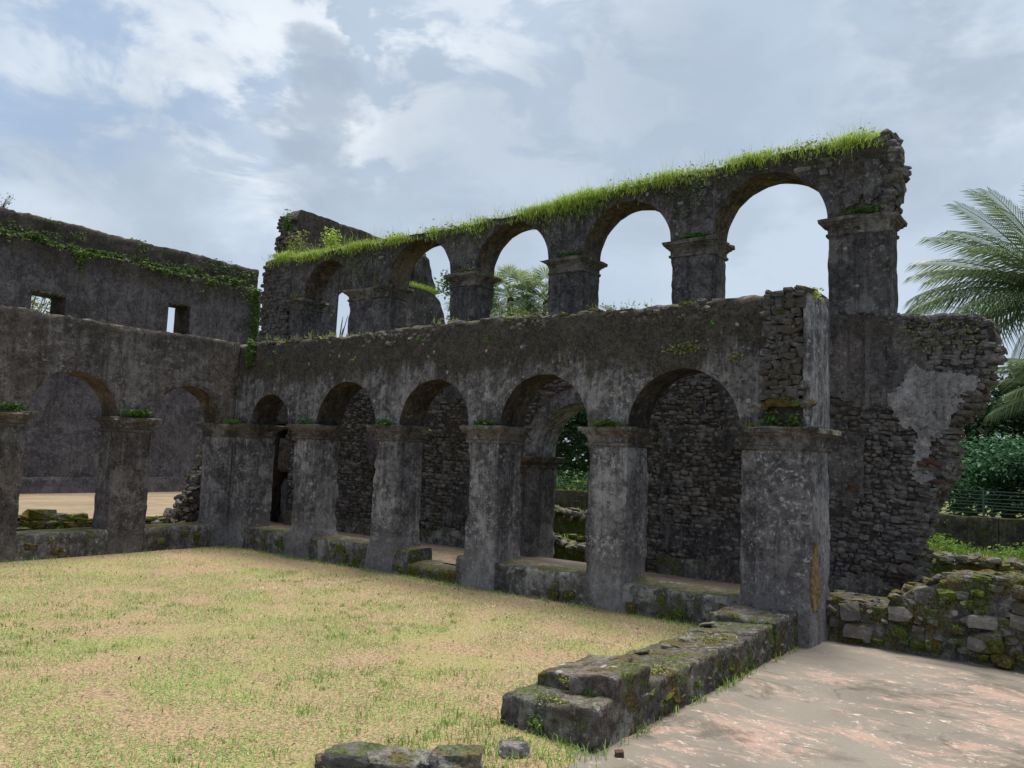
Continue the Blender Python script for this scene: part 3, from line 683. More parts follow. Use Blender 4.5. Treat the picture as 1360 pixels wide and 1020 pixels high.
# doorway passage behind the first arch, roof and end wall added for darkness
ps = thing('doorway_shade_box', (-13.4, 11, .17), 'passage box with a roof added to keep the broken doorway in the rubble wall dark', 'passage')
for nm, a in (('side_wall', (-14.05, -13.8, 10.3, 12.2, 0, 2.4)), ('side_wall', (-13.0, -12.75, 10.3, 12.2, 0, 2.4)), ('end_wall', (-13.8, -13.0, 11.9, 12.2, 0, 2.4)), ('shade_roof', (-14.05, -12.75, 10.34, 12.2, 2.4, 2.7))):
    rect_loft(nm, ps, PL_U, FI, a[0], a[1], a[2], a[3], [(a[4], 0), (a[5], 0)], amp=.02, seed=a[0])
jb = rect_loft('broken_jamb', mw, SOFFIT, FM, -13.42, -13.0, .02, .34, [(1.18, -.05), (1.24, 0), (1.75, 0), (1.85, -.03)], amp=.025, seed=3.3, topn=.05); jb['label'] = 'reddish hanging jamb fragment'
rect_loft('jamb_stump', mw, PL_U, FM, -13.3, -12.95, .06, .46, [(.1, 0), (.9, 0), (1.02, -.05)], amp=.02, seed=6.6, topn=.06)
for q in range(14): stone((-13.2 + random.uniform(-.2, .25), 9.85 + random.uniform(0, .3), 1.86 + random.uniform(0, .3)), (.16, .16, .09), random.uniform(0, 3), .2, RUB_M, mw)

# upper arcade
PU = [(-11.50, -10.42), (-8.92, -8.36), (-6.89, -6.26), (-4.82, -4.21), (-2.72, -2.03)]
ARCH_U = [(-12.185, .685), (-9.67, .75), (-7.625, .735), (-5.54, .72), (-3.465, .745)]
top_u = lambda u: np.interp(u, [-14.3, -13.6, -13, -11, -9, -7, -5, -4, -2.4, -1.9], [5.62, 5.66, 5.55, 5.55, 5.52, 5.56, 5.66, 5.66, 5.64, 5.62]) + .03 * n1(u * 2.2, 1) + .025 * n1(u * 9, 3)
wall('arcade_spandrel', mw, [PL_U, SOFFIT, WTOP], FM, arch_us((-14.22, -2.02), ARCH_U), arch_bot(ARCH_U, 4.68), top_u, .5, rows=22, k=6, amp=.02, edge=.022, rag=.05, seed=25)
for i, (a, b) in enumerate(PU): pier(mw, FM, a, b, .0, .5, 4.68, z0=3.4, mat=PL_U, flare=.0, seed=70 + i * 2.3)
pier(mw, FM, -13.35, -12.87, .0, .5, 4.66, z0=3.4, mat=PL_U, flare=.0, seed=83)
rect_loft('end_pier', mw, MORTAR, FM, -14.2, -13.33, .02, .52, [(3.4, .02), (4.4, .0), (5.5, 0)], amp=.05, seed=88, rnd=.06)
face_stones(courses(-14.2, -13.35, 3.5, 5.45, lambda u, z: u < -13.4 or (u + z * .1) < -12.95, (.06, .11), (.08, .2)), FM, RUB_D, mw, limit=120)
for k_ in range(70):
    u = random.uniform(-11.4, -2.2); z = random.uniform(4.95, 5.55)
    if any((u - c) ** 2 + (z - 4.68) ** 2 < (r + .07) ** 2 for c, r in ARCH_U): continue
    if n1(np.array([u * 1.1]), 6)[0] < -.1: continue
    stone((u, 9.8 + .02, z), (random.uniform(.07, .16), .09, random.uniform(.05, .09)), 0, .12, random.choice((RUB, RUB_D, RUB_P)), mw)
# broken right end of the spandrel
for t in np.linspace(0, 1, 26):
    z = 4.7 + t * .95; x = float(np.interp(z, [4.7, 5.0, 5.2, 5.45, 5.65], [-2.05, -2.0, -1.93, -1.99, -2.03]))
    for d in (.06, .2, .34, .45):
        stone((x - .03 + random.uniform(-.03, .03), 9.8 + d, z), (random.uniform(.08, .18), .16, random.uniform(.05, .09)), random.uniform(-.4, .4), .15, random.choice((RUB, RUB_D)), mw, 'broken_edge_stone')
for u, z, s_ in ((-2.42, 5.13, 1), (-2.2, 5.08, 2)):
    plate('plaster_patch', mw, PL_U, FM, u - .3, u + .3, z - .5, z + .5, lambda U, Z, u=u, z=z, s_=s_: .6 - np.hypot((U - u) / .2, (Z - z) / .48) + fbm(np.stack([U * 6, Z * 6, U * 0 + s_], -1), 3) * .25, d=-.035, seed=s_)

# ------------------------------------------------------------------ wall fragments behind the upper arcade
fin = thing('wall_fragment', (-14.35, 11.6, 3.3), 'high dark wall fin with broken sloping end above the grassy arcade top', 'wall')
fus = np.concatenate([np.arange(10.33, 11.62, .07), [11.66, 11.66 + e], np.arange(11.72, 14.6, .08)])
wall('wall_core', fin, [PL_U, SOFFIT_D, WTOP], FX(-14.1), fus, lambda u: np.where(u > 11.661, 5.15 + .3 * np.sin(np.clip((u - 11.66) / 1.0, 0, 1) * math.pi), .0), lambda u: np.interp(u, [10.3, 10.38, 10.5, 14.6], [5.9, 6.5, 6.92, 6.85]) + .03 * n1(u * 4, 5), .5, rows=40, amp=.02, rag=.05, seed=33)
for q in range(60):
    z = random.uniform(5.6, 6.75); y = 10.33 + max(0, z - 6.1) * .1
    stone((-14.1 - random.uniform(.0, .5), y, z), (random.uniform(.1, .2), .12, random.uniform(.05, .1)), 0, .15, RUB_D, fin)
cw = thing('wall_fragment', (-10.7, 10.9, 3.3), 'mossy stepped wall stump seen through the second upper arch', 'wall')
wall('wall_core', cw, [PL_U, PL_U, WTOP], FX(-10.46), np.arange(10.3, 11.5, .06), lambda u: u * 0, lambda u: np.interp(u, [10.3, 11.0, 11.3, 11.5], [4.85, 4.78, 4.6, 4.2]) + .03 * n1(u * 5, 5), .55, rows=36, amp=.03, rag=.05, seed=36)
wall('broken_pillar', cw, [PL_U, PL_U, WTOP], FX(-10.75), np.arange(10.75, 11.42, .05), lambda u: u * 0 + 4.3, lambda u: np.interp(u, [10.7, 10.95, 11.15, 11.42], [5.2, 5.62, 5.55, 5.0]) + .04 * n1(u * 6, 5), .5, rows=20, amp=.04, rag=.06, edge=.05, seed=38)

# ------------------------------------------------------------------ tall hall wall and the stub in front of it
hw = thing('hall_wall', (-23.9, 8, .18), 'tall dark plaster wall with two small windows and creeper along its ledge', 'wall')
WIN = [(8.86, 9.74, 4.95, 5.72), (12.78, 13.52, 4.95, 6.10)]
def hall_piece(u0, u1, z0, z1, rows, nm='wall_panel'):
    return wall(nm, hw, [PL_H, PL_H, PL_H], FH, np.linspace(u0, u1, max(3, int((u1 - u0) / .12))), lambda u: u * 0 + z0, lambda u: u * 0 + z1, .9, rows=rows, k=6, amp=.014, edge=.004, rag=.0, seed=51, big=.03)
wall('lower_wall', hw, [PL_H, PL_H, PL_H], FH, np.arange(-2, 16.2, .12), lambda u: u * 0 + .1, lambda u: u * 0 + 4.95, .9, rows=40, k=4, amp=.016, edge=.0, rag=.0, seed=51, big=.03)
xs = [-2.0] + [v for w_ in WIN for v in w_[:2]] + [16.1]
for i in range(0, len(xs), 2): hall_piece(xs[i], xs[i + 1], 4.945, 7.05, 20)
for a, b, z0, z1 in WIN:
    hall_piece(a, b, z1, 7.05, 10, 'window_head')
    for q in range(9): stone((-23.52, a + (b - a) * (q + .5) / 9, z1 + random.uniform(-.02, .05)), (.14, .13, .08), 0, .2, RUB_D, hw, 'lintel_stone')
    lv = rect_loft('window_reveal', hw, SOFFIT_D, FH, b - .04, b + .02, .05, .88, [(z0, 0), (z1 - .01, 0)], amp=.01, seed=a)
wall('parapet', hw, [PL_H, PL_H, WTOP], lambda u, d, z: np.stack([-23.72 - d, u, z], -1), np.arange(-2, 16.15, .1), lambda u: u * 0 + 7.0, lambda u: 7.88 + .05 * n1(u * .9, 3) + .04 * n1(u * 4, 3), .5, rows=10, k=4, amp=.05, edge=.03, rag=.06, seed=55)
for u in np.arange(4, 16, .16): stone((-23.55 - random.uniform(0, .15), u, 7.06 + random.uniform(-.04, .06)), (random.uniform(.12, .22), random.uniform(.12, .24), random.uniform(.06, .12)), 0, .15, random.choice((RUB, RUB_D)), hw, 'ledge_stone')
wall('plinth_band', hw, [PL_H, PL_H, WTOP], lambda u, d, z: np.stack([-23.38 - d, u, z], -1), np.arange(-2, 16.1, .15), lambda u: u * 0 + .1, lambda u: u * 0 + .62, .1, rows=5, k=2, amp=.03, seed=57)

sw = thing('stub_wall', (-14.3, 6, .17), 'ruined low stub of corridor wall rising to a broken end behind the left arcade', 'wall')
for u, z, l, h in courses(2.5, 6.5, .15, .34, lambda u, z: True, (.07, .1), (.12, .3)):
    stone((-14.1 - .1, u, z), (.26, l * 1.05, h * 1.1), 0, .06, RUB_M, sw)
for u, z, l, h in courses(6.5, 7.9, .15, .26, lambda u, z: True, (.07, .1), (.12, .3)):
    stone((-14.1 - .1, u, z), (.26, l * 1.05, h * 1.1), 0, .08, RUB_M, sw)
hz = lambda y: float(np.interp(y, [7.6, 7.9, 8.1, 8.35, 8.55, 8.65, 9.0, 9.8], [.2, .3, .45, .85, 1.25, 1.6, 2.0, 2.6]))
for u, z, l, h in courses(7.7, 9.75, .18, 2.5, lambda u, z: z < hz(u), (.04, .075), (.07, .16)):
    for d in (.0, .14): stone((-14.02 - d + random.uniform(-.05, .05), u, z), (random.uniform(.12, .22), l * 1.15, h * 1.3), random.uniform(-.5, .5), .25, random.choice((RUB, RUB_D, RUB_B)), sw)

# ------------------------------------------------------------------ low wall dividing the lawn from the terrace
lw = thing('low_wall', (-2.7, 5.8, 0), 'broken low wall of mossy blocks between lawn and pink terrace floor', 'wall')
def block(name, x0, x1, y0, y1, zl, zr, mat=None, amp=.03, seed=0.0, per=25):
    zm = (zl + zr) / 2
    o = rect_loft(name, lw, mat or BLOCK, FI, x0, x1, y0, y1, [(-.08, .01), (.0, .0), (zm - .02, -.002), (zm - .004, -.010), (zm, -.03), (zm + .004, -.10), (zm + .002, -.155)], amp=amp * .62, per=per, dz=.022, seed=seed, rnd=.008, topn=.010, hf=.014)
    co = np.empty(len(o.data.vertices) * 3); o.data.vertices.foreach_get('co', co); co = co.reshape(-1, 3)
    sh = np.clip((co[:, 2]) / zm, 0, 1) * ((co[:, 0] - (x0 + x1) / 2) / (x1 - x0)) * (zr - zl); co[:, 2] += sh + np.where(co[:, 2] > zm - .05, fbm(co * 9 + seed, 3) * .022, 0)
    o.data.vertices.foreach_set('co', co.ravel()); o.data.update(); return o
block('end_block', -3.07, -2.70, 4.02, 4.42, .18, .21, PL_S, seed=1.1, amp=.02)
block('end_block', -2.715, -2.38, 4.00, 4.44, .21, .25, seed=1.9, amp=.025)
block('stone_block', -3.02, -2.64, 4.30, 4.95, .27, .32, seed=2.7, amp=.05)
block('stone_block', -2.70, -2.37, 4.22, 4.66, .34, .37, seed=3.3, amp=.04)
block('stone_block', -2.96, -2.385, 4.58, 5.52, .22, .26, seed=4.1)
block('stone_block', -2.97, -2.39, 5.44, 6.12, .21, .27, seed=5.2, amp=.04)
block('stone_block', -2.97, -2.375, 6.05, 6.55, .20, .26, seed=5.9, amp=.04)
block('stone_block', -2.98, -2.385, 6.48, 7.05, .22, .28, seed=6.0, amp=.04)
sb = block('moss_slab', -2.99, -2.37, 6.98, 7.63, .30, .31, BLOCK, seed=7.0, amp=.018)
for y in np.arange(4.5, 7.5, .11):
    stone((-2.425 + random.uniform(-.015, .01), y, random.uniform(.02, .2)), (.10, random.uniform(.05, .16), random.uniform(.04, .11)), random.uniform(-.2, .2), .2, random.choice((RUB_B, RUB_M, RUB_D)), lw)
for q in range(16): stone((random.uniform(-2.9, -2.43), random.uniform(5.4, 6.95), .235 + random.uniform(-.015, .008)), (random.uniform(.06, .14), random.uniform(.06, .14), random.uniform(.02, .04)), random.uniform(0, 3), .2, random.choice((RUB_B, RUB_P, RUB_M)), lw)

# low mossy wall behind the terrace
bw = thing('low_wall', (.8, 8.35, 0), 'mossy green rubble wall at the back edge of the pink terrace floor', 'wall')
bt = lambda u: np.interp(u, [-2.4, -1.73, -1.70, -1.45, -1.14, -.63, 1, 5], [.40, .38, .46, .62, .74, .78, .80, .8]) + .015 * n1(u * 5, 3)
wall('wall_core', bw, [BLOCK, BLOCK, WTOP], FY(8.14), np.arange(-2.30, 5, .03), lambda u: u * 0 - .06, bt, .52, rows=26, k=9, amp=.045, edge=.03, rag=.05, seed=66)
placed = []
for q in range(260):
    u = random.uniform(-2.25, .9); z = random.uniform(.03, .74); r_ = random.choice((.03, .04, .05, .06, .08, .1, .13))
    if z + r_ * .5 > float(bt(np.array([u]))[0]) - .04 or any(abs(u - a) < (r_ + b) * .78 and abs(z - c) < (r_ + b) * .5 for a, c, b in placed): continue
    placed.append((u, z, r_)); stone((u, 8.165 - random.uniform(.0, .03), z), (r_ * 2 * random.uniform(.8, 1.2), .12, r_ * 1.25), 0, .2, random.choice((RUB_M, RUB_M, RUB_M, RUB_B)), bw)
for u in np.arange(-2.25, 1.5, .12):
    for d in (.06, .2, .34, .46):
        if random.random() < .75: stone((u + random.uniform(-.05, .05), 8.14 + d, float(bt(np.array([u]))[0]) - .025), (random.uniform(.08, .2), random.uniform(.08, .17), random.uniform(.05, .08)), random.uniform(0, 3), .15, random.choice((RUB_B, RUB_M, RUB_M)), bw, 'coping_stone')
for u, z, l, h in ((-.95, .36, .24, .12), (-1.0, .18, .14, .12), (-.62, .40, .3, .12), (-2.05, .30, .2, .16), (-1.98, .12, .26, .14), (-1.62, .34, .2, .13)):
    stone((u, 8.125, z), (l, .12, h), 0, .12, RUB_P, bw)

# loose stones at the lawn edge in front
def loose(x, y, dims, rz, mat, label, name='loose_stone', i=None):
    o = stone((x, y, dims[2] * .28), dims, rz, .08, mat, None, name, i); return tag(o, label, 'stone', 'loose stones at the lawn edge')
def boulder(x, y, dims, rz, mat, label, seed):
    bm = bmesh.new(); bmesh.ops.create_cube(bm, size=1.0); bmesh.ops.subdivide_edges(bm, edges=bm.edges[:], cuts=17, use_grid_fill=True)
    V = np.array([v.co[:] for v in bm.verts]); L = np.linalg.norm(V, axis=1, keepdims=True); V = V * .72 + V / L * .58 * .28
    V = V + V / L * (fbm(V * 2.2 + seed, 3) * .16 + fbm(V * 7 + seed, 3) * .06 + fbm(V * 18 + seed, 2) * .025)[:, None]
    for v, c in zip(bm.verts, V): v.co = c
    me = bpy.data.meshes.new('loose_stone'); bm.to_mesh(me); bm.free(); me.polygons.foreach_set('use_smooth', np.ones(len(me.polygons), bool)); me.set_sharp_from_angle(angle=R(40))
    o = link('loose_stone', me, mat); o.scale = dims; o.location = (x, y, dims[2] * .3); o.rotation_euler = (random.uniform(-.1, .1), random.uniform(-.1, .1), rz)
    return tag(o, label, 'stone', 'loose stones at the lawn edge')
boulder(-3.17, 2.93, (.30, .20, .14), .4, PL_H, 'smooth dark rounded stone half sunk in the lawn edge', 3.0)
boulder(-2.97, 3.00, (.26, .22, .13), .7, BLOCK, 'rough pitted dark stone with grass beside the square block', 5.0)
boulder(-2.74, 3.22, (.26, .22, .17), .62, PL_S, 'square pale-topped cut block lying at the lawn edge', 8.0)
boulder(-2.90, 3.16, (.18, .16, .10), .2, BLOCK, 'small dark stone wedged behind the square block', 9.0)
boulder(-2.70, 3.66, (.15, .13, .10), .9, PL_PATCH, 'small weathered stone in the grass by the low wall end', 11.0)
boulder(-2.255, 4.06, (.048, .042, .036), .7, BRICK, 'small reddish brown clod lying on the terrace floor', 12.0)
boulder(-3.3, 2.85, (.12, .12, .07), .9, RUB_D, 'flat dark pebble at the tip of the stone row', 13.0)

# stub walls in the garden beyond
def stub(x0, x1, y, h, label, n=2, mat=None):
    t = thing('garden_wall', ((x0 + x1) / 2, y, 0), label, 'wall')
    wall('wall_core', t, [mat or RUB_M, RUB_M, WTOP], FY(y), np.arange(x0, x1, .1), lambda u: u * 0 - .1, lambda u: h + .06 * n1(u * 2.5, y), .5, rows=6, k=4, amp=.05, edge=.05, rag=.07, seed=y)
    for u in np.arange(x0, x1, .16):
        for d in (.0, .25, .45): stone((u + random.uniform(-.06, .06), y + d, h + random.uniform(-.08, .06)), (random.uniform(.12, .26), random.uniform(.12, .22), random.uniform(.06, .11)), random.uniform(0, 3), .2, random.choice((RUB_M, RUB_B, RUB)), t)
stub(-8.6, -5.0, 10.9, .30, 'low mossy rubble stub just beyond the lower archway')
stub(-12.0, -6.5, 14.2, .52, 'darker rubble stub farther beyond the lower archway')
stub(-3.6, 2.5, 14.6, .26, 'low stone kerb wall in the grass beyond the broken wall end')

# ------------------------------------------------------------------ boundary wall and wire fence
bd = thing('boundary_wall', (-8, 20.2, 0), 'mossy low boundary wall under the wire fence', 'wall')
for i, x in enumerate(np.arange(-26, 12, 4.0)):
    wall('wall_panel', bd, [plaster('boundary_plaster', dark=(.035, .035, .02), mid=(.075, .075, .04), light=(.12, .115, .09), moss=.6, seed=77, streak=.8)] if i == 0 else [bpy.data.materials['boundary_plaster']], FY(20), np.linspace(x, x + 3.985, 40), lambda u: u * 0 - .2, lambda u: .72 + .02 * n1(u * 3, 2), .3, rows=8, k=3, amp=.02, rag=.03, seed=i)
fn = thing('wire_fence', (-8, 20.15, .72), 'dark green wire fence with thin posts on the boundary wall', 'fence')
for x in np.arange(-25.5, 12, 1.45):
    V, F = tube([(x, 20.15, .6), (x, 20.15, 1.34)], [.022, .022], 6); link('post', mesh('post', V, F), WIRE, fn)
for z in np.linspace(.82, 1.28, 7):
    pts = [(x, 20.15, z + .012 * math.sin(x * 2.1 + z * 20)) for x in np.arange(-26, 12.3, .6)]
    V, F = tube(pts, [.013] * len(pts), 4); link('wire', mesh('wire', V, F), WIRE, fn)

# ------------------------------------------------------------------ vegetation
def blades(name, P, h, wd, lean, mat, kind='stuff', label=None, cat='grass', parent=None, simple=False):
    P = np.asarray(P, float); n = len(P); h = np.broadcast_to(h, n); wd = np.broadcast_to(wd, n)
    a = rng.uniform(0, 2 * math.pi, n); s = np.stack([np.cos(a), np.sin(a), a * 0], -1)
    b = rng.uniform(0, 2 * math.pi, n); l = np.stack([np.cos(b), np.sin(b), b * 0], -1) * (lean * rng.uniform(.2, 1.2, n))[:, None]
    up = np.array([0, 0, 1.0])
    if simple:
        tip = P + (l + up * np.sqrt(np.maximum(1 - np.minimum(np.linalg.norm(l, axis=1), .98) ** 2, .02))[:, None]) * h[:, None]
        V = np.stack([P - s * wd[:, None] / 2, P + s * wd[:, None] / 2, tip], 1).reshape(-1, 3)
        me = bulk(name, V, None, np.arange(n * 3).reshape(n, 3))
    else:
        mid = P + (up * .62 + l * .35) * h[:, None]; tip = P + (up * (1 - .35 * np.linalg.norm(l, axis=1))[:, None] + l) * h[:, None]
        V = np.stack([P - s * wd[:, None] / 2, P + s * wd[:, None] / 2, mid + s * wd[:, None] * .38, mid - s * wd[:, None] * .38, tip], 1).reshape(-1, 3)
        k = np.arange(n)[:, None] * 5; me = bulk(name, V, k + np.array([[0, 1, 2, 3]]), k + np.array([[3, 2, 4]]))
    o = link(name, me, mat, parent)
    if parent is None: tag(o, label, cat, None, kind)
    elif kind: o['kind'] = kind
    return o
# lawn
n = 260000
X = rng.uniform(-11.75, -2.42, n); Y = rng.uniform(1.2, 7.72, n)
keep = rng.random(n) < np.clip(1.25 - (np.hypot(X, Y) - 4) * .07, .45, 1.0); keep &= ~((X > -3.08) & (Y > 4.0))
X, Y = X[keep], Y[keep]
gz = fbm(np.stack([X * .8, Y * .8, X * 0], -1), 3) * .02
cov = fbm(np.stack([X * 2.3, Y * 2.3, X * 0 + 8], -1), 4); kp = cov + rng.normal(0, .22, len(X)) > -.16; X, Y, gz, cov = X[kp], Y[kp], gz[kp], cov[kp]
blades('lawn_grass', np.stack([X, Y, np.maximum(gz, .004) - .004 + rng.uniform(0, .012, len(X))], -1), rng.uniform(.015, .042, len(X)) * (1 + .4 * cov), rng.uniform(.004, .008, len(X)), 1.25, G_LAWN, label='short dry lawn grass with greener patches in the courtyard', simple=True)
tp = []
for _ in range(1300):
    x, y = random.uniform(-11.5, -2.6), random.uniform(1.4, 7.6)
    if fbm(np.array([x * .75, y * .75, 4.0]), 3) + (4.6 - y) * .10 + random.gauss(0, .12) < .12: continue
    if x > -3.1 and y > 3.95: continue
    m_ = random.randint(6, 30); r_ = random.uniform(.02, .07); tp.append(np.stack([rng.normal(x, r_, m_), rng.normal(y, r_, m_), np.zeros(m_)], -1))
tp = np.concatenate(tp); blades('green_tufts', tp, rng.uniform(.02, .055, len(tp)), rng.uniform(.004, .008, len(tp)), .7, G_TUFT, label='scattered brighter green grass tufts growing through the dry lawn')
lt = np.stack([rng.uniform(-11.6, -2.5, 2600), rng.uniform(1.3, 7.65, 2600), np.full(2600, .022)], -1); lt = lt[~((lt[:, 0] > -3.1) & (lt[:, 1] > 3.95))]; lt[:, 2] += rng.uniform(-.01, .012, len(lt))
LITTER = leafmat('leaf_litter_brown', (.10, .068, .038), (.34, .25, .15), trans=.1)
# grass at the foot of the walls
fp = []
for x in np.arange(-11.7, -3.0, .05):
    if random.random() < .65: m_ = random.randint(4, 14); fp.append(np.stack([rng.normal(x, .03, m_), 7.66 - np.abs(rng.normal(0, .05, m_)), np.zeros(m_)], -1))
for y in np.arange(2.5, 7.7, .07):
    if random.random() < .4: m_ = random.randint(3, 9); fp.append(np.stack([-11.7 + np.abs(rng.normal(0, .04, m_)), rng.normal(y, .03, m_), np.zeros(m_)], -1))
for y in np.arange(3.9, 7.5, .05):
    if random.random() < .5: m_ = random.randint(3, 9); fp.append(np.stack([-2.34 + np.abs(rng.normal(0, .015, m_)), rng.normal(y, .03, m_), np.zeros(m_)], -1))
    m_ = random.randint(4, 10); fp.append(np.stack([-3.06 - np.abs(rng.normal(0, .05, m_)), rng.normal(y, .04, m_), np.zeros(m_)], -1))
for q in range(120):
    x = random.uniform(-3.35, -2.3); y = random.uniform(2.8, 4.0)
    if x + y * .0 > -2.35: continue
    m_ = random.randint(6, 18); fp.append(np.stack([rng.normal(x, .05, m_), rng.normal(y, .05, m_), np.zeros(m_)], -1))
fp = np.concatenate(fp); blades('wall_foot_grass', fp, rng.uniform(.03, .09, len(fp)), rng.uniform(.004, .008, len(fp)), .8, G_TUFT, label='fringe of green grass along the foot of the walls')
# bright grass on top of the upper arcade
tg = []
for u in np.arange(-14.1, -2.05, .012):
    dens = .75 + .5 * n1(np.array([u * 1.4]), 31)[0]; m_ = int(46 * max(.3, dens))
    edge_ = .0 if random.random() < .8 else -.03
    d = rng.uniform(-.02 + edge_, .5, m_); z = top_u(np.array([u]))[0] - .03 - np.maximum(0, .03 - d) * 2.0
    tg.append(np.stack([rng.normal(u, .012, m_), 9.8 + d, z], -1))
tg = np.concatenate(tg); hh = (.125 + .13 * n1(tg[:, 0] * 1.9, 12) + .10 * fbm(np.stack([tg[:, 0] * 6, tg[:, 1] * 6, tg[:, 0] * 0], -1), 2)); hh = np.clip(hh, .035, .3) * rng.uniform(.6, 1.35, len(tg))
hh = hh * np.interp(tg[:, 0], [-14, -12.6, -11, -9, -8.2, -7.4, -6.9, -6.2, -5.6, -4.9, -4.3, -3.2, -2.7, -2.3, -2.1], [.9, .8, .6, .6, .8, .6, 1.1, 1.4, .9, 1.6, 1.1, .7, 1.0, 1.6, 1.2])
blades('wall_top_grass', tg, hh * .82, rng.uniform(.004, .009, len(tg)), .95, G_TOP, label='bright green grass growing along the top of the upper arcade')
tw = []
for _ in range(130):
    u = random.uniform(-14.0, -2.2); m_ = 5; tw.append(np.stack([rng.normal(u, .03, m_), 9.8 + rng.uniform(.02, .4, m_), np.full(m_, top_u(np.array([u]))[0])], -1))
tw = np.concatenate(tw); blades('seed_stalks', tw, rng.uniform(.22, .42, len(tw)), .004, .6, G_TOP, label='thin taller grass stalks standing above the upper arcade grass')
# hanging grass bits over the edge
ground_g = []
for _ in range(26000):
    ground_g.append((random.uniform(-14, 4), random.uniform(11.6, 19.9), -.03))
ground_g = np.array(ground_g); kp = fbm(np.stack([ground_g[:, 0] * .5, ground_g[:, 1] * .5, ground_g[:, 0] * 0], -1), 3) > -.15; ground_g = ground_g[kp]
blades('garden_grass', ground_g, rng.uniform(.06, .22, len(ground_g)), rng.uniform(.012, .025, len(ground_g)), .8, G_WILD, label='lush green grass on the ground beyond the ruined wall')

def leaf_mesh(name, C, size, N=None, flat=.0, asp=.55):
    """leaves as folded quads: C centres, size per leaf"""
    C = np.asarray(C, float); n = len(C); size = np.broadcast_to(size, n)
    t = rng.normal(0, 1, (n, 3)); t[:, 2] *= .6; t /= np.linalg.norm(t, axis=1, keepdims=True)
    nn = rng.normal(0, 1, (n, 3)) * (1 - flat) + (np.array([0, 0, 1.0]) if N is None else np.asarray(N)) * (.6 + flat); s = np.cross(t, nn); s /= np.linalg.norm(s, axis=1, keepdims=True) + 1e-9
    up = np.cross(s, t); L = size[:, None]
    a = C - t * L * .5; b = C + t * L * .5; m1 = C + s * L * asp * .5 + up * L * .1 - t * L * .05; m2 = C - s * L * asp * .5 + up * L * .1 - t * L * .05
    V = np.stack([a, m1, b, m2], 1).reshape(-1, 3); k = np.arange(n)[:, None] * 4
    return bulk(name, V, None, np.concatenate([k + np.array([[0, 1, 2]]), k + np.array([[0, 2, 3]])]))
def clump(name, loc, size, n, leaf, mat, label, cat='plant', group=None, flat=.2, N=None):
    C = rng.normal(0, .40, (n, 3)); C = np.clip(C, -.85, .85) * np.array(size) + np.array(loc)
    C[:, 2] = np.maximum(C[:, 2], loc[2] - size[2] * .9)
    me = leaf_mesh(name, C, rng.uniform(.6, 1.3, n) * leaf, N, flat); o = link(name, me, mat); return tag(o, label, cat, group)
o = link('leaf_litter', leaf_mesh('leaf_litter', lt, rng.uniform(.012, .04, len(lt)), None, 1.5), LITTER); tag(o, 'bits of brown dry leaf litter lying in the lawn', 'leaf litter', None, 'stuff')
tc_ = []
for _ in range(46):
    u = random.uniform(-14.0, -2.15); r_ = random.uniform(.05, .16); m_ = int(r_ * 700); tc_.append(np.stack([rng.normal(u, r_, m_), 9.8 + rng.uniform(-.03, .3, m_), top_u(np.array([u]))[0] + np.abs(rng.normal(0, .05, m_)) * random.uniform(.5, 1.4)], -1))
tc_ = np.concatenate(tc_); o = link('wall_top_weeds', leaf_mesh('wall_top_weeds', tc_, rng.uniform(.02, .06, len(tc_))), leafmat('mixed_weed', (.08, .15, .025), (.40, .44, .14), trans=.4)); tag(o, 'leafy weeds mixed into the grass on the upper arcade top', 'weeds', None, 'stuff')
ds = np.stack([rng.uniform(-14, -2.1, 500), 9.8 + rng.uniform(-.02, .45, 500), np.zeros(500)], -1); ds[:, 2] = top_u(ds[:, 0])
blades('dead_stems', ds, rng.uniform(.08, .26, 500), .006, .9, leafmat('dead_stem', (.30, .24, .13), (.55, .46, .28), trans=.2), label='dry straw coloured stems among the grass on the upper arcade', cat='dry grass')
# ferns and weeds on capitals
FERN = 'small plants rooted on the pier capitals'
ords = ('first', 'second', 'third', 'fourth')
for i, (a, b) in enumerate(PR):
    clump('fern', ((a + b) / 2 + (.0 if i % 2 else .05), 7.71, 2.075), ((b - a) * .42, .07, .045), (120, 140, 150, 230)[i], .045, L_FERN, f'low green fern clump on the capital of the {ords[i]} free-standing pier from the inner corner', 'fern', FERN)
clump('fern', (-2.63, 7.58, 2.10), (.11, .05, .085), 110, .045, L_FERN, 'bright leafy weed on the left of the end pier capital', 'fern', FERN)
clump('fern', (-2.40, 7.57, 2.09), (.09, .05, .075), 90, .045, L_FERN, 'bright leafy weed on the right of the end pier capital below the broken core', 'fern', FERN)
clump('fern', (-2.87, 7.72, 2.05), (.15, .05, .03), 110, .03, L_WEED, 'yellowish creeping weed on the setback strip of the end pier capital', 'fern', FERN)
clump('fern', (-11.75, 6.04, 2.10), (.06, .30, .07), 230, .055, L_FERN, 'bushy fern spread over the middle pier capital of the left arcade', 'fern', FERN)
clump('fern', (-11.76, 4.30, 2.08), (.05, .22, .06), 110, .055, L_FERN, 'fern clump on the outer visible pier capital of the left arcade', 'fern', FERN)
clump('fern', (-11.66, 7.62, 2.07), (.22, .14, .04), 150, .04, L_FERN, 'thin fern strip on the corner capital where both arcades meet', 'fern', FERN)
clump('moss_weed', (-2.5, 7.60, 2.30), (.20, .05, .035), 260, .022, L_WEED, 'yellow green moss weed on the ledge of the broken pilaster core', 'moss')
UP = 'tufts on the upper arcade capitals'
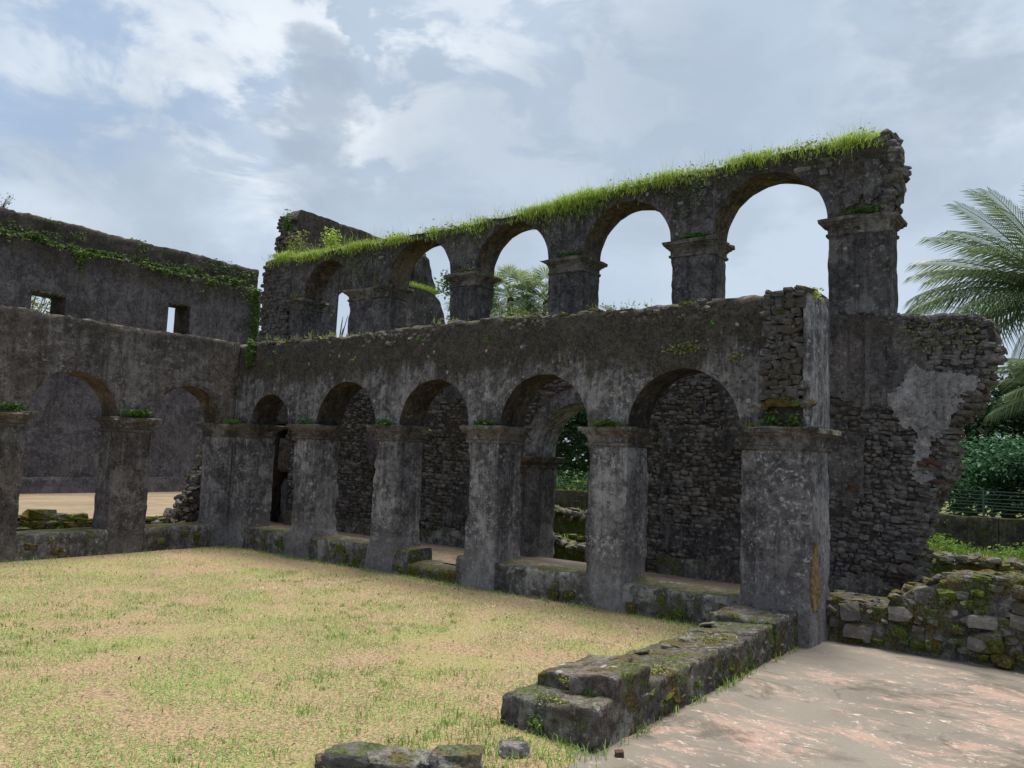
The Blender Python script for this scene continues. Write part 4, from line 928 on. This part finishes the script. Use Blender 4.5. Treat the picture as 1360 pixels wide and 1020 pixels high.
for a, b, k, m_ in ((-8.92, -8.36, 60, L_WEED), (-6.89, -6.26, 160, L_FERN), (-4.82, -4.21, 170, L_FERN), (-2.72, -2.03, 150, L_FERN)):
    nm = {-8.92: 'thin olive tuft on the upper capital beside the wide pier', -6.89: 'green tuft on the middle upper arcade capital', -4.82: 'broad green tuft on the upper capital left of the tallest open arch', -2.72: 'green tuft on the last upper capital by the broken end'}[a]
    clump('weed_tuft', ((a + b) / 2 + .06, 9.77, 4.735), ((b - a) * .4, .06, .05), k, .05, m_, nm, 'plant', UP)
clump('weed_tuft', (-13.05, 9.76, 4.72), (.22, .06, .035), 90, .04, L_WEED, 'olive tuft on the ledge of the far left upper end pier', 'plant', UP)
# bushes on the high fragments
clump('bush', (-12.6, 10.2, 5.9), (.22, .2, .30), 420, .07, G_TOP, 'light green leafy bush sprouting before the high wall fin', 'bush')
clump('bush', (-13.75, 10.2, 6.0), (.5, .15, .3), 300, .06, L_WEED, 'straggly yellow green shrub at the broken foot of the high fin', 'bush')
clump('bush', (-14.2, 10.25, 6.6), (.15, .1, .3), 160, .06, L_FERN, 'small green plants clinging to the broken slope of the high fin', 'bush')
clump('bush', (-10.2, 11.2, 4.95), (.28, .3, .30), 420, .07, L_FERN, 'green bush on the stepped stump seen through the second upper arch', 'bush')
clump('bush', (-10.3, 11.5, 4.3), (.15, .2, .55), 420, .06, L_FERN, 'creeper hanging down the end of the stepped stump', 'creeper')
cg = np.stack([rng.uniform(-10.98, -10.42, 2600), rng.uniform(10.3, 11.2, 2600), np.full(2600, 4.78)], -1)
blades('stump_grass', cg, rng.uniform(.05, .14, 2600), .01, .6, G_TOP, label='grass on the flat head of the stepped stump wall')
# weeds along the head of the right arcade
wp = []
for u in np.arange(-12.0, -2.3, .03):
    k = n1(np.array([u * 2.1]), 41)[0]
    m_ = int(max(0, 10 * (k + .25 - max(0, (u + 6) * .08)))); wp.append(np.stack([rng.normal(u, .03, m_), 7.75 + rng.uniform(.0, .45, m_), np.full(m_, float(top_r(np.array([u]))[0]) + .02)], -1))
wp = np.concatenate(wp); wp[:, 2] += rng.uniform(0, .07, len(wp)); o = link('wall_head_weeds', leaf_mesh('wall_head_weeds', wp, rng.uniform(.02, .055, len(wp))), L_WEED)
tag(o, 'small yellow green weeds scattered along the top of the long arcade', 'weeds', None, 'stuff')
wp2 = wp[::2] + rng.normal(0, .01, wp[::2].shape); blades('wall_head_grass', wp2, rng.uniform(.03, .09, len(wp2)), .006, .5, G_TOP, label='short grass tufts along the top of the long arcade')
# small plants on faces
spots_ = [(-11.45, 3.22, .11, L_FERN, 'trailing green creeper hanging at the inner corner of the arcades', .03, (.12, .03, .26), 420),
          (-10.75, 3.2, .05, L_FERN, 'tiny round-leaved plant on the arcade face beside the corner creeper', .045, (.05, .02, .05), 16),
          (-10.85, 3.0, .05, L_FERN, 'tiny low plant on the arcade face under the corner creeper', .045, (.10, .02, .05), 22),
          (-8.9, 3.0, .04, L_WEED, 'small leafy sprig on the brown face above the second arch', .03, (.08, .02, .06), 26),
          (-7.55, 3.22, .05, L_FERN, 'small leafy sprig below the pale stones of the wall head', .04, (.05, .02, .04), 18),
          (-6.35, 3.14, .05, L_FERN, 'small double leaf sprig above the third pier', .04, (.04, .02, .07), 18),
          (-3.62, 2.88, .05, L_WEED, 'pale leafy plant draped over the crown of the last arch', .03, (.30, .02, .07), 150),
          (-3.05, 2.75, .05, L_WEED, 'small weed beside the top of the last arch near the end pier', .03, (.12, .02, .06), 50),
          (-3.30, 3.12, .05, L_FERN, 'single pale green leaf sprig high on the last bay', .045, (.04, .02, .04), 14)]
for u, z, lf, m_, lb, dd, sz, k in spots_: clump('creeper', (u, 7.75 - dd, z), sz, k, lf * .75, m_, lb, 'plant', None, .1, (0, -1, .3))
clump('weed_tuft', (-2.27, 7.72, 3.33), (.07, .12, .07), 120, .04, G_TOP, 'bright green tuft at the top corner of the end pier', 'plant')
clump('weed_tuft', (-2.52, 7.60, 3.15), (.12, .03, .08), 60, .035, L_FERN, 'green sprig on the broken stones of the pilaster core', 'plant')
wv_ = rng.random((260, 2)); wx = -1.95 + wv_[:, 0] * .85; wz = 3.0 + wv_[:, 1] * .33
o = link('wall_weeds', leaf_mesh('wall_weeds', np.stack([wx, np.full(260, 9.75), wz], -1), rng.uniform(.02, .05, 260), (0, -1, .4)), L_WEED); tag(o, 'scattered pale leaves on the upper courses of the broken wall end', 'weeds', None, 'stuff')
uv_ = []
while len(uv_) < 1500:
    u = random.uniform(-13.9, -2.1); z = random.uniform(4.75, 5.55)
    if any((u - c) ** 2 + (z - 4.68) ** 2 < (r + .05) ** 2 for c, r in ARCH_U): continue
    if fbm(np.array([u * 1.3, z * 1.3, 2.0]), 3) + (z - 5.15) * .9 + random.gauss(0, .1) > .12: uv_.append((u, 9.755, z))
o = link('spandrel_weeds', leaf_mesh('spandrel_weeds', np.array(uv_), rng.uniform(.02, .055, len(uv_)), (0, -1, .4)), L_IVY); tag(o, 'small leaves speckling the faces of the upper arcade', 'weeds', None, 'stuff')
# grass hanging over the upper arcade edge
hg = []
for u, wd_, dz in ((-6.6, .8, .28), (-6.2, .5, .2), (-8.3, .25, .2), (-9.3, .2, .2), (-4.9, .4, .15), (-7.2, .5, .12), (-2.5, .3, .2), (-10.2, .4, .14), (-11.3, .5, .12), (-12.6, .6, .13), (-13.6, .5, .2), (-3.6, .6, .1), (-5.5, .7, .12)):
    m_ = int(900 * wd_); hg.append(np.stack([rng.normal(u, wd_ * .45, m_), 9.76 - np.abs(rng.normal(0, .03, m_)), top_u(np.array([u]))[0] - np.abs(rng.normal(0, dz * .55, m_))], -1))
hg = np.concatenate(hg); blades('edge_grass', hg, rng.uniform(.05, .12, len(hg)), rng.uniform(.006, .011, len(hg)), 1.0, G_TOP, label='green grass clumps spilling over the edge of the upper arcade')
# creepers on the tall hall wall
def creeper(u0, u1, zf, n, label, leaf=.10, drop=.35):
    u = rng.uniform(u0, u1, n); base = np.array([zf(x) for x in u]); z = base + .25 * n1(u * 1.9, u0 + 7) + .10 - np.abs(rng.normal(0, drop, n)) * (.25 + .9 * np.clip(n1(u * 3.2, u0), 0, 1) * 2.2)
    kp = n1(u * 2.6, u0 + 2) + rng.normal(0, .15, len(u)) > -.05; u, z = u[kp], z[kp]
    o = link('creeper', leaf_mesh('creeper', np.stack([-23.40 + rng.uniform(-.06, .10, len(u)) - np.where(z > 7.08, .15, 0), u, z], -1), rng.uniform(.5, 1.2, len(u)) * leaf, (1, 0, .4)), L_IVY); tag(o, label, 'creeper')
creeper(5.5, 8.9, lambda x: 7.15, 2000, 'trailing creeper at the outer end of the hall wall ledge')
creeper(8.8, 11.4, lambda x: 7.12, 2600, 'thick creeper band on the hall wall ledge above the first window')
creeper(11.3, 13.6, lambda x: 7.15, 2000, 'creeper clumps on the hall wall ledge above the second window')
creeper(13.4, 16.0, lambda x: 7.15, 2800, 'long hanging creeper near the corner end of the hall wall', drop=.5)
v_ = 2600; uu = rng.uniform(6.0, 16.0, v_); zz = rng.uniform(7.1, 7.9, v_); kp = fbm(np.stack([uu * 1.1, zz * 2.5, uu * 0 + 4], -1), 4) + (uu - 11) * .03 > .12; uu, zz = uu[kp], zz[kp]
o = link('creeper', leaf_mesh('creeper', np.stack([np.full(len(uu), -23.66) + rng.uniform(-.02, .05, len(uu)), uu, zz], -1), rng.uniform(.05, .11, len(uu)), (1, 0, .4)), L_IVY); tag(o, 'patchy creeper climbing the hall wall parapet up to its top edge', 'creeper', None, 'stuff')
v_ = 1500; o = link('creeper', leaf_mesh('creeper', np.stack([-23.40 + rng.uniform(-.05, .1, v_), 16.0 - np.abs(rng.normal(0, .22, v_)), 7.1 - rng.uniform(0, 1, v_) ** 1.2 * 3.2], -1), rng.uniform(.05, .11, v_), (1, 0, .3)), L_FERN); tag(o, 'dense green curtain of creeper down the corner of the hall wall', 'creeper')
# plants on the low walls
clump('weed_tuft', (-2.70, 4.05, .20), (.15, .045, .05), 380, .022, L_WEED, 'yellowish creeping plant on the front of the low wall end', 'plant')
clump('weed_tuft', (-2.66, 4.27, .27), (.16, .05, .04), 420, .022, L_WEED, 'yellow green weed in the step of the low wall end', 'plant')
clump('weed_tuft', (-2.80, 4.02, .07), (.08, .035, .06), 200, .025, G_TUFT, 'clover patch at the foot of the low wall end', 'plant')
clump('weed_tuft', (-2.47, 4.95, .27), (.08, .3, .03), 170, .022, L_WEED, 'low weeds along the terrace edge of the low wall', 'plant')['kind'] = 'stuff'
clump('weed_tuft', (-2.6, 6.1, .27), (.25, .35, .03), 260, .022, L_WEED, 'weed mat across the worn middle of the low wall', 'plant')['kind'] = 'stuff'

# ---- trees
def crown(name, parent, mat, centre, size, nclump, per, leaf, cl_r=.5, flat=.2, lo=-.5):
    cs = []
    while len(cs) < nclump:
        p = rng.uniform(-1, 1, 3)
        if .25 < np.linalg.norm(p) < 1 and p[2] > lo: cs.append(p)
    cs = np.array(cs) * np.array(size) + np.array(centre)
    C = np.concatenate([c + rng.normal(0, cl_r * .5, (per, 3)) * np.array([1, 1, .55]) * random.uniform(.6, 1.2) for c in cs])
    return link(name, leaf_mesh(name, C, rng.uniform(.6, 1.3, len(C)) * leaf, None, flat), mat, parent), cs
def tree(loc, h, cr, mat, label, group, leaf=.14, ncl=60, per=60, cz=None, cl_r=.55, trunk_r=.12, flat=.2, lo=-.5):
    t = thing('tree', loc, label, 'tree', group); x, y, z = loc; cz = cz or h * .65
    _, cs = crown('crown', t, mat, (x, y, z + cz), cr, ncl, per, leaf, cl_r, flat, lo)
    parts = [tube([(x, y, z - .1), (x + .05 * h * random.uniform(-1, 1), y, z + cz * .5), (x + random.uniform(-.1, .1), y, z + cz)], [trunk_r, trunk_r * .75, trunk_r * .4])]
    for c in cs[:14]:
        b = Vector((x, y, z + cz * random.uniform(.35, .8))); parts.append(tube([b, (b + Vector(c)) / 2 + Vector((0, 0, -.1)), Vector(c)], [trunk_r * .45, trunk_r * .28, .01], 5))
    V, F = merge(parts); link('trunk', mesh('trunk', V, F), BARK2, t); return t
BT = 'trees beyond the boundary wall'
bx = rng.uniform(-60, 30, 26000); by = rng.uniform(32, 38, 26000); bz = rng.random(26000) ** .8 * (4.6 + .8 * n1(bx * .35, 3) + .6 * n1(bx * 1.3, 5))
o = link('distant_wood', leaf_mesh('distant_wood', np.stack([bx, by, bz], -1), rng.uniform(.3, .75, 26000)), L_DARK); tag(o, 'distant dark wood closing the view behind the boundary fence', 'wood', None, 'stuff')
tree((-1.9, 28.6, -.05), 6.0, (2.6, 2.0, 1.7), L_DARK, 'dark glossy-leaved tree behind the feathery shrub', BT, leaf=.15, ncl=170, per=90, cz=3.4, lo=-.95)
tree((-2.1, 23.2, -.05), 3.0, (2.0, 1.2, .95), L_FEATH, 'feathery green shrub hanging over the wire fence', BT, leaf=.12, ncl=120, per=110, cz=1.65, cl_r=.6, flat=1.2, lo=-.9)
tree((1.6, 23.6, -.05), 3.2, (2.0, 1.4, 1.2), L_FEATH, 'second feathery green shrub farther along the fence', BT, leaf=.12, ncl=90, per=90, cz=1.8, cl_r=.6, flat=1.2, lo=-.9)
tree((3.5, 29, -.05), 7.0, (2.8, 2.0, 2.2), L_DARK, 'dark leafy tree standing beside the coconut palm', BT, leaf=.18, ncl=90, per=70, cz=4.2)
for i, (x, y, h, lb) in enumerate(((-17.5, 25.5, 5.0, 'dark slender tree framed by the lower archway'), (-15.6, 27, 5.4, 'dark tree with thin leaning stems behind the archway'), (-13.3, 26, 5.0, 'dark leafy tree to the right of the archway view'),
                                   (-20, 28, 5.2, 'dense dark tree filling the back of the archway view'), (-10.5, 28, 5.0, 'dark tree hidden mostly behind the rubble wall'), (-6.8, 27.5, 5.0, 'dark tree just behind the broken wall end'), (-23.5, 27, 5.2, 'dark tree beyond the stepped stump'))):
    tree((x, y, -.05), h, (1.9, 1.5, 1.9), L_DARK, lb, BT, leaf=.17, ncl=95, per=75, cz=h * .62, trunk_r=.10, lo=-.85)
for i, (x, y, lb) in enumerate(((-14.3, 21.2, 'leafy bush behind the fence seen through the lower archway'), (-13.0, 21.0, 'pale bush behind the fence at the archway edge'), (-16.2, 21.4, 'green bush behind the fence farther into the archway view'), (-4.2, 21.0, 'small bush poking over the boundary wall by the broken end'))):
    clump('bush', (x, y, .75), (.75, .4, .55), 900, .10, L_FERN, lb, 'bush', 'bushes along the fence')
for i, (x, y, s_, lb) in enumerate(((-3.15, 19.8, .25, 'small weed sprouting against the boundary wall'), (-3.0, 15.6, .4, 'weedy plants by the garden kerb wall'), (-11.6, 18.2, .5, 'tall weed in the grass seen through the archway'), (-10.4, 16.8, .45, 'leafy weed in the archway grass'), (-2.9, 18.6, .5, 'low leafy weeds before the boundary wall'), (-1.4, 18.9, .5, 'spreading weeds in the grass by the boundary wall'))):
    clump('weed', (x, y, .12), (s_ * 1.5, s_, .22), 500, .07, G_WILD, lb, 'weeds', 'weeds in the garden grass')['kind'] = 'stuff'
tree((-30, 10.8, 0), 8.2, (2.0, 2.0, 1.6), L_WEED, 'pale tree behind the hall wall seen in its windows', None, leaf=.16, ncl=40, per=40, cz=6.6)
sp_t = thing('sapling', (-24.0, 8.0, 7.7), 'thin pale sapling growing on top of the hall wall', 'sapling')
sp = []; lv = []
for q in range(9):
    a = Vector((-24.0, 8.05, 7.68)); b = a + Vector((random.uniform(-.2, .2), random.uniform(-.45, .3), random.uniform(.4, .85))); sp.append(tube([a, (a + b) / 2 + Vector((0, 0, .05)), b], [.012, .008, .003], 4))
    for s_ in np.linspace(.35, 1, 12): lv.append(tuple(a.lerp(b, s_) + Vector((random.gauss(0, .03), random.gauss(0, .05), random.gauss(0, .04)))))
V, F = merge(sp); link('stem', mesh('stem', V, F), BARK2, sp_t); link('leaves', leaf_mesh('leaves', np.array(lv), .06), L_WEED, sp_t)
sp_b = thing('sapling', (-13.2, 12.6, 3.5), 'small bare sapling seen through the first upper arch', 'sapling')
sp = []
for q in range(4):
    a = Vector((-15.2, 12.7, 4.1)); b = a + Vector((random.uniform(-.1, .35), random.uniform(-.1, .3), random.uniform(.5, 1.0))); sp.append(tube([a, (a + b) / 2, b], [.02, .014, .006], 4))
V, F = merge(sp); link('stem', mesh('stem', V, F), BARK2, sp_b)

# coconut palms
def frond_mesh(L, droop, seed, nl=46, hang=.55):
    rg = np.random.default_rng(seed); V = []; T = []; Q = []
    def pt(t): return np.array([L * (t - .10 * t * t * droop), 0, L * (.42 * t - droop * .62 * t * t)])
    P = [pt(t) for t in np.linspace(0, 1, 14)]
    tv, tf = tube([tuple(p) for p in P], list(np.linspace(.035, .006, 14)), 5)
    V += [tuple(v) for v in tv]; F = [tuple(f) for f in tf]
    for i in range(nl):
        t = .14 + .86 * (i + .5) / nl; p = pt(t); tg = pt(min(t + .02, 1.02)) - pt(t - .02); tg /= np.linalg.norm(tg)
        ln = L * .24 * (.35 + .75 * math.sin(math.pi * min(1, t * .92 + .06))) * rg.uniform(.85, 1.1)
        for s in (-1, 1):
            d = tg * (.55 + .5 * t) + np.array([0, s * (.85 - .3 * t), -hang * .25 + .2]); d /= np.linalg.norm(d)
            m_ = p + d * ln * .5 + np.array([0, 0, -hang * .10 * ln]); e_ = p + d * ln * .92 + np.array([0, 0, -hang * .62 * ln]) + rg.normal(0, .02, 3)
            wv_ = tg * .021 * L / 3.5; k = len(V)
            V += [tuple(p - wv_ * .6), tuple(p + wv_ * .6), tuple(m_ + wv_), tuple(m_ - wv_), tuple(e_)]
            F += [(k, k + 1, k + 2, k + 3), (k + 3, k + 2, k + 4)]
    return mesh('frond', V, F)
FM_ = {}
def coconut(loc, zc, L, label, nf=17, lean=(0, 0), az0=0.0, group='coconut palms beyond the fence', seed=0, extra=()):
    t = thing('coconut_palm', loc, label, 'palm tree', group); x, y, z = loc; top = Vector((x + lean[0], y + lean[1], zc))
    pts = [Vector((x, y, z - .1)).lerp(top, s) + Vector((lean[0] * -.25 * math.sin(s * 3.14), 0, 0)) for s in np.linspace(0, 1, 12)]
    V, F = tube(pts, list(np.linspace(.19, .11, 12)), 9); link('trunk', mesh('trunk', V, F, None, 60), BARK, t)
    for i in range(nf):
        v = i % 4; el = (.85, .45, .05, -.45)[v] + random.uniform(-.15, .15)
        key = (v, round(L, 1))
        if key not in FM_: FM_[key] = frond_mesh(L, (.55, .75, .9, .85)[v], 50 + v, hang=(.5, .7, .9, 1.1)[v]); FM_[key].materials.append(L_PALM)
        o = bpy.data.objects.new('frond', FM_[key]); COL.objects.link(o); put(o, t); o.location = top
        o.rotation_euler = (random.uniform(-.25, .25), -el * .8, az0 + i * 2.399 + random.uniform(-.2, .2))
    for v, el, az in extra:
        o = bpy.data.objects.new('frond', FM_[(v, round(L, 1))]); COL.objects.link(o); put(o, t); o.location = top; o.rotation_euler = (random.uniform(-.3, .3), -el, az)
    return t
coconut((-1.0, 31.3, 0), 7.2, 4.9, 'coconut palm with drooping pale fronds beside the ruined wall end', nf=24, lean=(-.2, -.4), az0=.4,
        extra=((0, .85, 3.75), (1, .55, 3.95), (1, .62, 3.5), (2, .30, 3.85), (2, .22, 3.6), (3, .10, 3.7), (3, -.05, 4.0), (3, -.3, 3.6), (1, .35, 4.2), (3, -.5, 3.85)))
coconut((-.3, 27.0, 0), 3.7, 3.0, 'low young coconut palm with spreading fronds by the fence', nf=18, az0=1.0, extra=((1, .5, 3.7), (2, .2, 3.9), (3, .0, 3.6), (3, -.3, 4.0), (2, .35, 3.4)))
coconut((-7.0, 35.0, 0), 7.6, 2.6, 'small far coconut palm half hidden behind the last upper pier', nf=16, az0=.2)
coconut((-19.9, 36, 0), 8.1, 2.4, 'far palm showing only frond tips through the fourth upper arch', nf=16, az0=.8)

# fan palms
def fan_mesh(Rr, seed):
    rg = np.random.default_rng(seed); V = []; F = []; n = 26; st = 1.2
    tv, tf = tube([(0, 0, 0), (st * .5, 0, .05), (st, 0, 0)], [.03, .022, .015], 5); V += [tuple(v) for v in tv]; F += [tuple(f) for f in tf]
    for i in range(n):
        a = (i + .5) / n * 4.6 - 2.3; dr = np.array([math.cos(a), math.sin(a), 0]); sd = np.array([-math.sin(a), math.cos(a), 0]); ln = Rr * (1 - .18 * abs(a) / 2.3) * rg.uniform(.9, 1.05)
        p0 = np.array([st, 0, 0]); m_ = p0 + dr * ln * .6 + np.array([0, 0, .04 * (1 if i % 2 else -1)]); e_ = p0 + dr * ln + np.array([0, 0, -.28 * ln * rg.uniform(.5, 1.3)]); wv_ = sd * ln * .055; k = len(V)
        V += [tuple(p0), tuple(m_ + wv_), tuple(e_), tuple(m_ - wv_)]; F += [(k, k + 1, k + 2, k + 3)]
    return mesh('fan_leaf', V, F)
FAN = [fan_mesh(1.0, 7), fan_mesh(.85, 8)]
for f_ in FAN: f_.materials.append(L_FAN)
def fan_palm(loc, zc, label, nf=34, s=1.0):
    t = thing('fan_palm', loc, label, 'palm tree', 'fan palms behind the upper arches'); x, y, z = loc
    V, F = tube([(x, y, z - .1), (x + .1, y, zc * .5), (x, y, zc)], [.2, .16, .15], 9); link('trunk', mesh('trunk', V, F, None, 60), BARK, t)
    for i in range(nf):
        o = bpy.data.objects.new('fan_leaf', FAN[i % 2]); COL.objects.link(o); put(o, t); o.location = (x, y, zc); o.scale = (s, s, s)
        el = math.asin(-.75 + 1.7 * (i + .5) / nf); o.rotation_euler = (random.uniform(-.4, .4), -el, i * 2.399)
    return t
fan_palm((-22.9, 29.5, 0), 9.4, 'fan palm with stiff pale leaves seen through the third upper arch', s=.85)
fan_palm((-22.0, 31.2, 0), 9.5, 'taller fan palm beside its neighbour in the third upper arch', s=.9)
fan_palm((-24.6, 29.0, 0), 8.6, 'lower fan palm at the edge of the third upper arch', s=.8)
